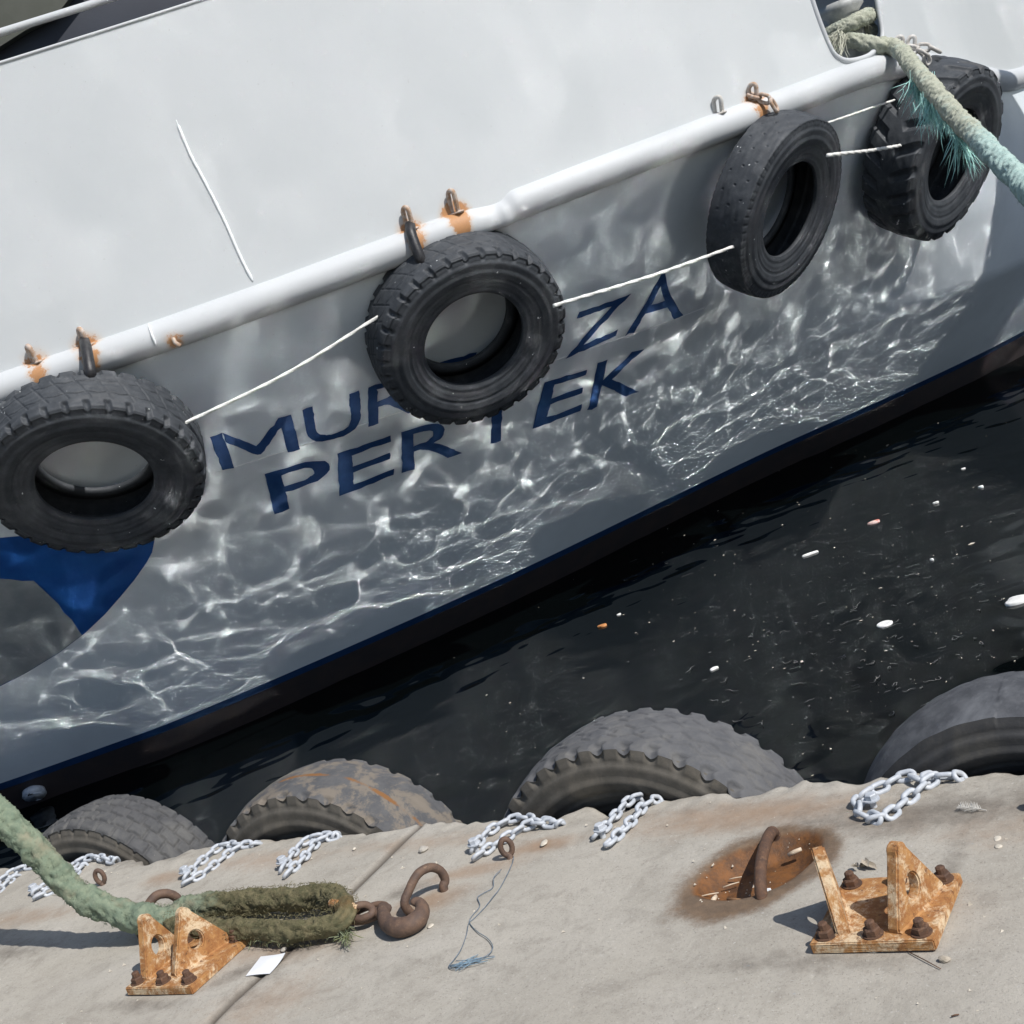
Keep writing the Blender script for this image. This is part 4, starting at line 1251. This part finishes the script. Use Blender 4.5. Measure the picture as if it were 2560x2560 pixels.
ar = [fa2-[0, 0, .03], fa2+[0, 0, .05], on_plane(371, 2262, fa2, np2), on_plane(390, 2240, fa2, np2), on_plane(416, 2234, fa2, np2), on_plane(440, 2243, fa2, np2), on_plane(452, 2262, fa2, np2), fb2+[0, 0, .03], fb2-[0, 0, .03]]
tag(bar("ring_staple", ar, .0155, 'rust_ring'), "rusty bar arch under the green rope behind the left bracket", "ring", "rusty rings set in the quay")
# bar in the hollow
pa_, pb_ = np.array([-1.548, -.575, -.035]), np.array([-1.622, -.262, -.03])
ar = [pa_-[0, 0, .03], pa_+[-.004, .004, .035], pa_*.8+pb_*.2+[0, 0, .075], pa_*.5+pb_*.5+[0, 0, .078], pa_*.2+pb_*.8+[0, 0, .066], pb_+[0, 0, .04], pb_-[0, 0, .03]]
tag(bar("ring_staple", ar, .0155, 'rust_dark'), "thick rusty bar spanning the rust-filled hollow in the quay", "ring", "rusty rings set in the quay")
# small eyes
def small_eye(px, py, label, h=.062, ang=0.0):
    b = at_z(px, py, 0); t_ = np.array([math.cos(ang), math.sin(ang), 0])
    a = np.linspace(0, 2*math.pi, 22, endpoint=False)
    P = np.array([b+t_*.017*math.cos(q)+np.array([0, 0, .034+.026*math.sin(q)]) for q in a])
    mb = MB(); mb.add(*tube(P, .0088, 10, closed=True))
    mb.add(*tube(np.array([b-[0, 0, .03], b+[0, 0, .012]]), .011, 10))
    tag(link("eye_bolt", mb.mesh("eye_bolt"), M['rust_ring']), label, "eye bolt", "small rusty eyes set in the quay")
small_eye(1275, 2143, "small rusty eye in the concrete beside a chain, blue thread tied to it", ang=.75)
small_eye(258, 2212, "small rusty eye in the concrete half hidden behind the thick green rope", ang=.4)
# forged hook
hk = empty("cargo_hook", at_z(1000, 2300, 0), "heavy rusty forged hook lying on the concrete, hooked on the bar arch", "hook")
upd()
hp = [rayz(958, 2272, .030), rayz(960, 2290, .030), rayz(968, 2308, .028), rayz(992, 2319, .026), rayz(1022, 2314, .027), rayz(1046, 2297, .030), rayz(1056, 2274, .036), rayz(1046, 2256, .050), rayz(1026, 2256, .058)]
hb = bar("hook_body", hp, .02, 'rust_ring', hk, 18, rf=([0, .12, .3, .5, .7, .88, .97, 1], [.019, .019, .023, .0285, .0265, .019, .013, .006]))
q = np.linspace(0, 2*math.pi, 24, endpoint=False)
ec = rayz(955, 2276, .03); ed = unit(rayz(980, 2300, .03)-ec); es = np.cross([0, 0, 1.0], ed)
mb = MB(); mb.add(*tube(np.array([ec+ed*.018*math.cos(v)+es*.020*math.sin(v) for v in q]), .0105, 10, closed=True))
to_parent(link("hook_eye", mb.mesh("hook_eye"), M['rust_ring']), hk)
# link and shackle
sh = empty("shackle", at_z(870, 2275, 0), "rusty shackle joining the mossy rope eye to the hook", "shackle")
upd()
lc = rayz(922, 2283, .026); ld = unit(rayz(948, 2274, .026)-rayz(896, 2292, .026)); ls = np.cross([0, 0, 1.0], ld)
ph = [lc+ld*(.048*math.cos(v)+.008*np.sign(math.cos(v)))+ls*.026*math.sin(v)+np.array([0, 0, .008*math.sin(v)]) for v in q]
mb = MB(); mb.add(*tube(np.array(ph), .0098, 10, closed=True)); to_parent(link("link", mb.mesh("link"), M['rust_ring']), sh)
sp_ = [rayz(828, 2258, .075), rayz(862, 2262, .072), rayz(893, 2272, .06)]
bar("shackle_pin", sp_, .0135, 'rust_paint', sh)
sp2 = [rayz(893, 2260, .07), rayz(900, 2275, .06), rayz(896, 2290, .045), rayz(880, 2290, .04), rayz(862, 2296, .05)]
bar("shackle_bow", [rayz(888, 2266, .066), rayz(912, 2262, .058), rayz(930, 2272, .046), rayz(928, 2286, .038), rayz(906, 2296, .034), rayz(884, 2296, .036)], .0115, 'rust_ring', sh)

# ---- galvanised chains laid over the edge
GCH = "galvanised chains bolted to the quay edge"
def chain(label, strands, bolt, scale=1.0):
    """strands: lists of photo points on the concrete; each ends over the edge"""
    b = at_z(*bolt, 0)
    root = empty("chain", (b[0], b[1], 0), label, "chain", GCH); upd()
    for j, st in enumerate(strands):
        P = [at_z(x, y, .013) for x, y in st[:-1]]+[at_z(*st[-1], .004)]
        last = P[-1]
        P += [last+[0, .014, -.016], last+[.003, .020, -.08], last+[.005, .024, -.20]]
        place_links(catmull(P, 10), root, scale=scale, roll0=.2*j)
    mb = MB(); p = np.array([b[0], b[1], .0])
    mb.add(*tube(np.array([p-[0, 0, .02], p+[0, 0, .03]]), .009, 12)); mb.add(*hexprism(p+[0, 0, .028], .0165, .015, rng.uniform(0, 1)))
    mb.add(*tube(np.array([p+[0, 0, .024], p+[0, 0, .028]]), .022, 18))
    to_parent(link("bolt", mb.mesh("bolt", smooth=False), M['galv']), root)
chain("galvanised chain at the far left end of the quay edge", [[(-60, 2245), (-15, 2210), (30, 2182), (62, 2168), (95, 2166)], [(-50, 2260), (-5, 2226), (35, 2196)]], (-55, 2250))
chain("galvanised chain passing beneath the thick green rope at the left", [[(92, 2228), (128, 2205), (165, 2180), (200, 2152), (240, 2143), (282, 2152)], [(98, 2240), (135, 2222), (168, 2200), (205, 2168)]], (90, 2236))
chain("galvanised chain in front of the brick-tread tyre's right end, near the mossy rope", [[(466, 2190), (490, 2165), (525, 2135), (560, 2112), (592, 2112), (634, 2112)], [(470, 2204), (508, 2184), (545, 2155), (580, 2128), (612, 2112), (638, 2112)]], (468, 2194))
chain("galvanised chain below the mud-stained tyre, left of the joint", [[(706, 2170), (728, 2140), (752, 2112), (790, 2092), (834, 2090)], [(720, 2182), (752, 2152), (775, 2125), (800, 2100), (836, 2092)]], (712, 2170))
chain("galvanised chain behind the small rusty eye with the blue thread", [[(1186, 2118), (1215, 2085), (1255, 2058), (1300, 2043), (1345, 2052), (1392, 2058)], [(1196, 2138), (1235, 2112), (1280, 2085), (1322, 2062), (1362, 2058), (1394, 2060)]], (1192, 2128))
chain("galvanised double chain under the middle notched tyre, bolted at its lower end", [[(1494, 2084), (1518, 2062), (1545, 2030), (1575, 2000), (1598, 1992)], [(1526, 2104), (1556, 2076), (1585, 2045), (1612, 2012), (1640, 2000)]], (1508, 2092))
chain("large galvanised chain loop above the right-hand rusty bracket", [[(2186, 2046), (2150, 2034), (2146, 2005), (2166, 1984), (2205, 1968), (2240, 1948), (2275, 1940), (2305, 1950), (2330, 1942)], [(2192, 2046), (2225, 2036), (2252, 2010), (2285, 1986), (2312, 1962), (2350, 1942), (2396, 1942)]], (2186, 2020), 1.12)
chain("galvanised chain just cut off by the right edge of the picture", [[(2592, 2010), (2606, 1980), (2628, 1955), (2650, 1946), (2690, 1944)], [(2590, 2030), (2620, 2000), (2645, 1970), (2690, 1946)]], (2594, 2018), 1.1)

# ---- litter on the quay
M['paper'] = mottled("paper", (.80, .81, .82), (.74, .76, .78), 8, rough=.8, bump=.1)
pc4 = [(614, 2440), (674, 2434), (716, 2389), (652, 2391)]
A4 = [at_z(x, y, .006) for x, y in pc4]
N_ = 12; U, V_ = np.meshgrid(np.linspace(0, 1, N_), np.linspace(0, 1, N_), indexing='ij')
P = sum(w_[..., None]*a_ for w_, a_ in zip(((1-U)*(1-V_), U*(1-V_), U*V_, (1-U)*V_), A4))
P[..., 2] += .004*np.sin(U*3.1)*np.sin(V_*2.2+.4)+.010*(U*V_)**3
top = P.reshape(-1, 3); bot = top-[0, 0, .0012]
Fs = [tuple(f) for f in grid_faces(N_, N_)]
mb = MB(); mb.add(top, Fs); mb.add(bot, [f[::-1] for f in Fs])
tag(link("paper_sheet", mb.mesh("paper_sheet"), M['paper']), "small white paper sheet lying on the concrete by the joint", "paper")
M['thread'] = mottled("grey blue thread", (.10, .13, .16), (.17, .21, .25), 60, rough=.8, bump=0)
M['thread_blue'] = mottled("blue thread", (.15, .23, .30), (.2, .29, .36), 60, rough=.8, bump=0)
sx = lambda x, y: (600+x/2.76, 1860+y/2.76)
th1 = [sx(*p) for p in [(1890, 780), (1880, 830), (1840, 920), (1790, 1000), (1750, 1060), (1690, 1130), (1620, 1200), (1580, 1240), (1565, 1320), (1530, 1420), (1480, 1490), (1440, 1535), (1480, 1555), (1560, 1530), (1680, 1480), (1755, 1465)]]
th2 = [sx(*p) for p in [(1805, 870), (1755, 930), (1745, 990), (1680, 1030), (1640, 1060), (1655, 1120), (1600, 1190), (1585, 1235), (1640, 1300), (1710, 1345), (1745, 1400), (1720, 1450), (1640, 1490), (1540, 1500), (1490, 1545)]]
mb = MB()
for q, r_ in ((th1, .0013), (th2, .0013)):
    P = [at_z(x, y, .004)+np.array([0, 0, abs(rng.normal(0, .002))]) for x, y in q]
    mb.add(*tube(resample(catmull(P, 8), .006)[0], r_, 6))
sg = link("thread", mb.mesh("thread"), M['thread']); tag(sg, "tangled grey blue thread trailing from the small rusty eye over the concrete", "thread")
mb = MB()
for k_ in range(14):
    x0, y0 = sx(1450+rng.uniform(-10, 60), 1530+rng.normal(0, 14)); x1, y1 = sx(1600+rng.uniform(-30, 120), 1490+rng.normal(0, 16))
    P = [at_z(x0, y0, .004), at_z((x0+x1)/2, (y0+y1)/2+rng.normal(0, 4), .008), at_z(x1, y1, .004)]
    mb.add(*tube(resample(catmull(P, 6), .01)[0], .0009, 5))
mb.add(*tube(np.array([at_z(*sx(1440, 1535), .006), at_z(*sx(1760, 1468), .006)]), .0009, 5))
to_parent(link("frayed_end", mb.mesh("frayed_end"), M['thread_blue']), sg)
def pebble(name, px, py, r, mat, label, cat, group=None, flat=.6, seed=0, el=1.3):
    bm = bmesh.new(); bmesh.ops.create_icosphere(bm, subdivisions=2, radius=1)
    rr_ = np.random.default_rng(seed+50); ph_ = rr_.uniform(0, 6.28, 6)
    b = at_z(px, py, 0); az = rr_.uniform(0, 3.14)
    for v in bm.verts:
        k = 1+.16*math.sin(2.3*v.co.x+ph_[0])*math.sin(2.7*v.co.y+ph_[1])+.10*math.sin(4*v.co.z+ph_[2]+2*v.co.x)
        x, y, z = v.co*k*r; x *= el; z *= flat
        v.co = (b[0]+x*math.cos(az)-y*math.sin(az), b[1]+x*math.sin(az)+y*math.cos(az), z+r*flat*.75)
    me = bpy.data.meshes.new(name); bm.to_mesh(me); bm.free()
    for p_ in me.polygons: p_.use_smooth = seed % 2 == 0
    return tag(link(name, me, M[mat]), label, cat, group)
M['pebble'] = mottled("pebble", (.46, .43, .37), (.36, .33, .29), 60, rough=.85, bump=.4)
M['crumb'] = mottled("pale crumb", (.62, .57, .48), (.5, .45, .37), 60, rough=.85, bump=.4)
M['leaf'] = mottled("dry leaf", (.42, .37, .30), (.30, .26, .2), 50, rough=.85, bump=.4)
pebble("pebble", 1060, 2128, .016, 'pebble', "pale rounded pebble on the concrete right of the joint", "pebble", seed=1)
pebble("crumb", 886, 2124, .006, 'crumb', "small white crumb on the concrete below the mud-stained tyre", "crumb", seed=2)
pebble("pebble", 710, 2377, .010, 'pebble', "flat pale pebble between the mossy rope and the paper sheet", "pebble", seed=4)
pebble("crumb", 1076, 2316, .010, 'crumb', "pale flake on the concrete beside the hook's point", "crumb", flat=.2, seed=6)
for j, (x, y) in enumerate([(334, 2478), (392, 2480), (462, 2478)]):
    pebble("pebble", x, y, .013, 'pebble', ("rounded pale stone under the left corner of the pale bracket's front edge", "rounded pale stone under the middle of the pale bracket's front edge", "rounded pale stone under the right corner of the pale bracket's front edge")[j], "pebble", flat=.55, seed=10+j*2, el=1.6)
pebble("crumb", 2494, 2098, .009, 'crumb', "upper of two pale flakes on the concrete by the right edge", "crumb", flat=.3, seed=21)
pebble("crumb", 2496, 2118, .009, 'crumb', "lower of two pale flakes on the concrete by the right edge", "crumb", flat=.3, seed=22)
pebble("crumb", 2184, 2377, .012, 'crumb', "pale flake at the front edge of the rusty right-hand bracket", "crumb", flat=.25, seed=24)
pebble("leaf", 2362, 2402, .011, 'leaf', "curled dry leaf scrap in front of the right-hand bracket", "leaf", flat=.5, seed=25)
pebble("crumb", 1360, 2108, .012, 'crumb', "pale shell flake on the concrete right of the small rusty eye", "crumb", flat=.2, seed=26, el=1.8)
# crumpled dry leaf pieces and the gull feather
mb = MB()
c = at_z(2170, 2168, .006)
for k_ in range(5):
    o_ = c+np.array([rng.normal(0, .012), rng.normal(0, .010), 0]); a = rng.uniform(0, 6.28)
    U, V_ = np.meshgrid(np.linspace(-1, 1, 5), np.linspace(-1, 1, 4), indexing='ij')
    X_, Y_ = .016*U*(1-.3*V_**2), .009*V_*(1-.5*U**2)
    P = np.stack([o_[0]+X_*math.cos(a)-Y_*math.sin(a), o_[1]+X_*math.sin(a)+Y_*math.cos(a), .004+.008*np.abs(V_)*(1+.5*U)+.003*k_+0*U], -1)
    mb.add(P.reshape(-1, 3), [tuple(f) for f in grid_faces(5, 4)])
tag(link("dry_leaf", mb.mesh("dry_leaf"), M['leaf']), "crumpled dry leaf on the concrete above the right-hand bracket", "leaf")
M['feather'] = mottled("feather", (.62, .60, .55), (.5, .48, .43), 30, rough=.9, bump=.2)
f0, f1 = at_z(2466, 2026, .004), at_z(2398, 2018, .006)
qd = (f1-f0); ql = np.linalg.norm(qd); qd /= ql; qs = np.cross([0, 0, 1.0], qd)
mb = MB(); mb.add(*tube(np.array([f0, f0+qd*ql*.5+[0, 0, .004], f1]), np.array([.0015, .0012, .0006]), 6))
for k_ in range(90):
    u = rng.uniform(.18, 1); sg_ = rng.choice([-1, 1]); b0 = f0+qd*ql*u+[0, 0, .003]
    L_ = .024*math.sin(math.pi*min(1, u*.8+.12))*rng.uniform(.7, 1.1)
    p2 = b0+(qd*.75+qs*sg_*.9)*L_+[0, 0, rng.uniform(-.002, .006)]
    w2 = qd*.0011
    mb.add([b0-w2, b0+w2, p2+w2*.3, p2-w2*.3], [(0, 1, 2, 3)])
tag(link("feather", mb.mesh("feather", smooth=False), M['feather']), "pale ruffled feather on the concrete right of the large chain loop", "feather")
# scraps in the rusty hollow
M['wood'] = mottled("pale wood", (.62, .52, .40), (.5, .4, .29), 40, rough=.8, bump=.2)
M['wood_dark'] = mottled("stained wood", (.30, .17, .08), (.22, .12, .06), 40, rough=.8, bump=.2)
s3 = lambda x, y: (1200+x/2.2465, 1700+y/2.2465)
def stick(a, b, z0, z1, r, mat, label, cat, name, group=None):
    P = np.array([at_z(*a, z0), at_z(*b, z1)]); P = np.array([P[0], P[0]*.5+P[1]*.5+[0, 0, .001], P[1]])
    mb = MB(); mb.add(*tube(P, np.array([r, r*1.05, r*.8]), 7))
    tag(link(name, mb.mesh(name), M[mat]), label, cat, group)
stick(s3(1732, 985), s3(1805, 948), -.022, -.012, .0062, 'wood', "pale wood stick at the upper right of the rusty hollow", "stick", "wood_stick")
stick(s3(1303, 1250), s3(1325, 1215), -.02, -.018, .0065, 'wood', "short pale wood stub at the lower left in the rusty hollow", "stick", "wood_stick")
stick(s3(1390, 1233), s3(1490, 1240), -.035, -.035, .0045, 'wood_dark', "brown stained stick lying in the bottom of the rusty hollow", "stick", "wood_stick")
stick(s3(1365, 1165), s3(1455, 1135), -.035, -.038, .0018, 'wood', "thin straw across the floor of the rusty hollow, left of the bar", "straw", "straw")
stick(s3(1240, 1215), s3(1340, 1195), -.02, -.03, .0018, 'wood', "thin straw at the left rim of the rusty hollow", "straw", "straw")
stick(s3(1400, 1120), s3(1470, 1105), -.035, -.038, .0016, 'wood', "shortest thin straw in the rusty hollow, close to the bar's shadow", "straw", "straw")
stick((2272, 2380), (2352, 2422), .003, .003, .0012, 'rust_dark', "thin dark twig on the concrete before the right-hand bracket", "twig", "twig")
stick((2378, 2541), (2398, 2536), .004, .004, .0016, 'rust_dark', "short dark twig near the lower right corner of the quay", "twig", "twig")
mb = MB(); b = at_z(*s3(1618, 1222), -.03)
for k_ in range(9):
    V, Fs = box(b+rng.normal(0, .006, 3)*[1, 1, .3]+[0, 0, .01], rng.uniform(.006, .015, 3), bev=.001); mb.add(V, Fs)
tag(link("foam_crumbs", mb.mesh("foam_crumbs", smooth=False), M['paper']), "white foam crumbs at the foot of the bar in the hollow", "crumbs")
# fine grit: countless specks on the concrete
mb = MB()
for k_ in range(300):
    u = rng.random()
    if u < .2:
        a = rng.uniform(0, 6.28); rr_ = rng.uniform(0, 1)**.5
        x = PC[0]+.2*rr_*math.cos(a)*math.cos(PA)-.14*rr_*math.sin(a)*math.sin(PA); y = PC[1]+.2*rr_*math.cos(a)*math.sin(PA)+.14*rr_*math.sin(a)*math.cos(PA)
        z = -.055*float(smooth01(1-rr_, 0, .45))
    else: x, y, z = rng.uniform(-4.8, -.9), rng.uniform(-1.5, -.02), 0
    r_ = rng.gamma(2, .0009)+.0007
    V = np.array([[1, 0, 0], [-.5, .87, 0], [-.5, -.87, 0], [0, 0, 1]])*r_*rng.uniform(.6, 1.5, 3)+[x, y, z+.0015]
    mb.add(V, [(0, 1, 3), (1, 2, 3), (2, 0, 3)])
tag(link("grit", mb.mesh("grit", smooth=False), M['crumb']), "pale grit scattered over the concrete", "grit", kind="stuff")

# ------------------------------------------------------------------ flotsam
M['foam'] = mottled("white foam", (.8, .8, .78), (.7, .7, .67), 30, rough=.7, bump=.2)
M['orange'] = mottled("orange scrap", (.62, .28, .10), (.5, .2, .07), 40, rough=.6, bump=.2)
M['pink'] = mottled("red and pale scrap", (.55, .16, .12), (.66, .5, .46), 25, rough=.6, bump=.2, ramp=(.45, .55))
def wz(px, py): return at_z(px, py, ZW)
def floater(name, px, py, a, b, mat, label, cat, hgt=.008, seed=0, ring=False, group=None):
    r_ = np.random.default_rng(seed); c = wz(px, py); th = np.linspace(0, 2*math.pi, 22, endpoint=False)
    prof = 1+(.16*np.sin(2*th+r_.uniform(0, 6))+.12*np.sin(3*th+r_.uniform(0, 6)) if seed else 0*th)
    az = math.radians(25)+r_.normal(0, .2)
    def rg(k, z):
        x, y = a*k*prof*np.cos(th), b*k*prof*np.sin(th)
        return np.stack([c[0]+x*math.cos(az)-y*math.sin(az), c[1]+x*math.sin(az)+y*math.cos(az), 0*x+c[2]+z], 1)
    R_ = [rg(1, -.004), rg(1.02, hgt*.6), rg(.9, hgt), rg(.5, hgt*(.55 if ring else 1.1)), rg(.02, hgt*(.5 if ring else 1.2))]
    V = np.concatenate(R_)
    mb = MB(); mb.add(V, [tuple(f) for f in grid_faces(5, 22, cv=True)])
    tag(link(name, mb.mesh(name), M[mat]), label, cat, group)
floater("lid", 2212, 1561, .042, .042, 'foam', "round white lid floating on the dark water", "lid", .008, 0, True)
floater("foam_stick", 2024, 1387, .050, .013, 'foam', "white foam stick floating upper middle of the dark water", "scrap", .012, 3)
floater("plastic_scrap", 2186, 1308, .048, .028, 'pink', "red and pink plastic scrap floating on the dark water", "scrap", .014, 5)
floater("peel", 1507, 1566, .034, .020, 'orange', "orange peel scrap floating near the ship's waterline", "peel", .012, 7)
floater("foam_piece", 2550, 1502, .080, .045, 'foam', "large cream foam piece at the right edge of the water", "scrap", .015, 9)
floater("foam_piece", 1786, 1674, .022, .016, 'foam', "lumpy white foam bit on the water above the middle notched tyre", "scrap", .012, 11)
floater("foam_piece", 1548, 1538, .017, .011, 'foam', "small white foam bit beside the orange peel", "scrap", .01, 13)
floater("foam_piece", 2453, 1219, .020, .014, 'foam', "rounded white foam bit upper right on the water", "scrap", .012, 15)
floater("foam_piece", 2408, 1173, .018, .010, 'foam', "small white foam flake highest up on the right of the water", "scrap", .008, 17)
floater("foam_piece", 2340, 1257, .018, .009, 'foam', "narrow white foam flake between the red scrap and the rounded foam bit", "scrap", .008, 19)
floater("foam_piece", 2330, 1400, .012, .008, 'foam', "tiny white foam bead right of the red scrap, low in the water", "scrap", .008, 21)
mb = MB()
for k_ in range(1100):
    px, py = rng.uniform(1000, 2600), rng.uniform(950, 2050)
    c = wz(px, py)
    if c[1] < .5 or py < 830+(2560-px)*.50+40: continue
    dn = math.exp(-((px-2150)/450)**2-((py-1480)/280)**2)
    if rng.random() > .25+.75*dn: continue
    r_ = .0010+rng.gamma(1.2, .0012); az = rng.uniform(0, 3.14); e_ = rng.uniform(1, 2.4)
    th = np.linspace(0, 2*math.pi, 6, endpoint=False)
    x, y = r_*e_*np.cos(th), r_*np.sin(th)
    V = np.stack([c[0]+x*math.cos(az)-y*math.sin(az), c[1]+x*math.sin(az)+y*math.cos(az), 0*x+c[2]+.004], 1)
    mb.add(np.r_[V, [[c[0], c[1], c[2]+.004+r_*.6]]], [(i, (i+1) % 6, 6) for i in range(6)])
tag(link("floating_specks", mb.mesh("floating_specks", smooth=False), M['crumb']), "pale specks drifting on the dark water", "specks", kind="stuff")
# thin curled strips, their pale colour imitates ripple glints
M['glint'] = mottled("glint", (.16, .165, .16), (.10, .105, .105), 40, rough=.5, bump=0)
mb = MB()
for k_ in range(150):
    px, py = rng.normal(2130, 300), rng.normal(1560, 150)
    if py < 830+(2560-px)*.50+70 or py > 1980: continue
    c = wz(px, py)
    if c[1] < .6: continue
    a = rng.uniform(-.6, 1.2); L_ = rng.uniform(.03, .11); n = 12
    t_ = np.linspace(0, 1, n); kx = rng.normal(0, 2.5)
    ang = a+kx*(t_-.5)*1.6+.8*np.sin(t_*rng.uniform(4, 12)+rng.uniform(0, 6))
    x = c[0]+np.cumsum(np.cos(ang))*L_/n; y = c[1]+np.cumsum(np.sin(ang))*L_/n
    wd = .0019*np.sin(math.pi*t_)**.5+.0002
    nx, ny = -np.sin(ang), np.cos(ang)
    V = np.concatenate([np.stack([x+nx*wd, y+ny*wd, 0*x+ZW+.006], 1), np.stack([x-nx*wd, y-ny*wd, 0*x+ZW+.006], 1)])
    mb.add(V, [(i, i+1, n+i+1, n+i) for i in range(n-1)])
tag(link("glint_lines", mb.mesh("glint_lines"), M['glint']), "thin pale curls standing in for ripple glints on the dark water", "glint", kind="stuff")
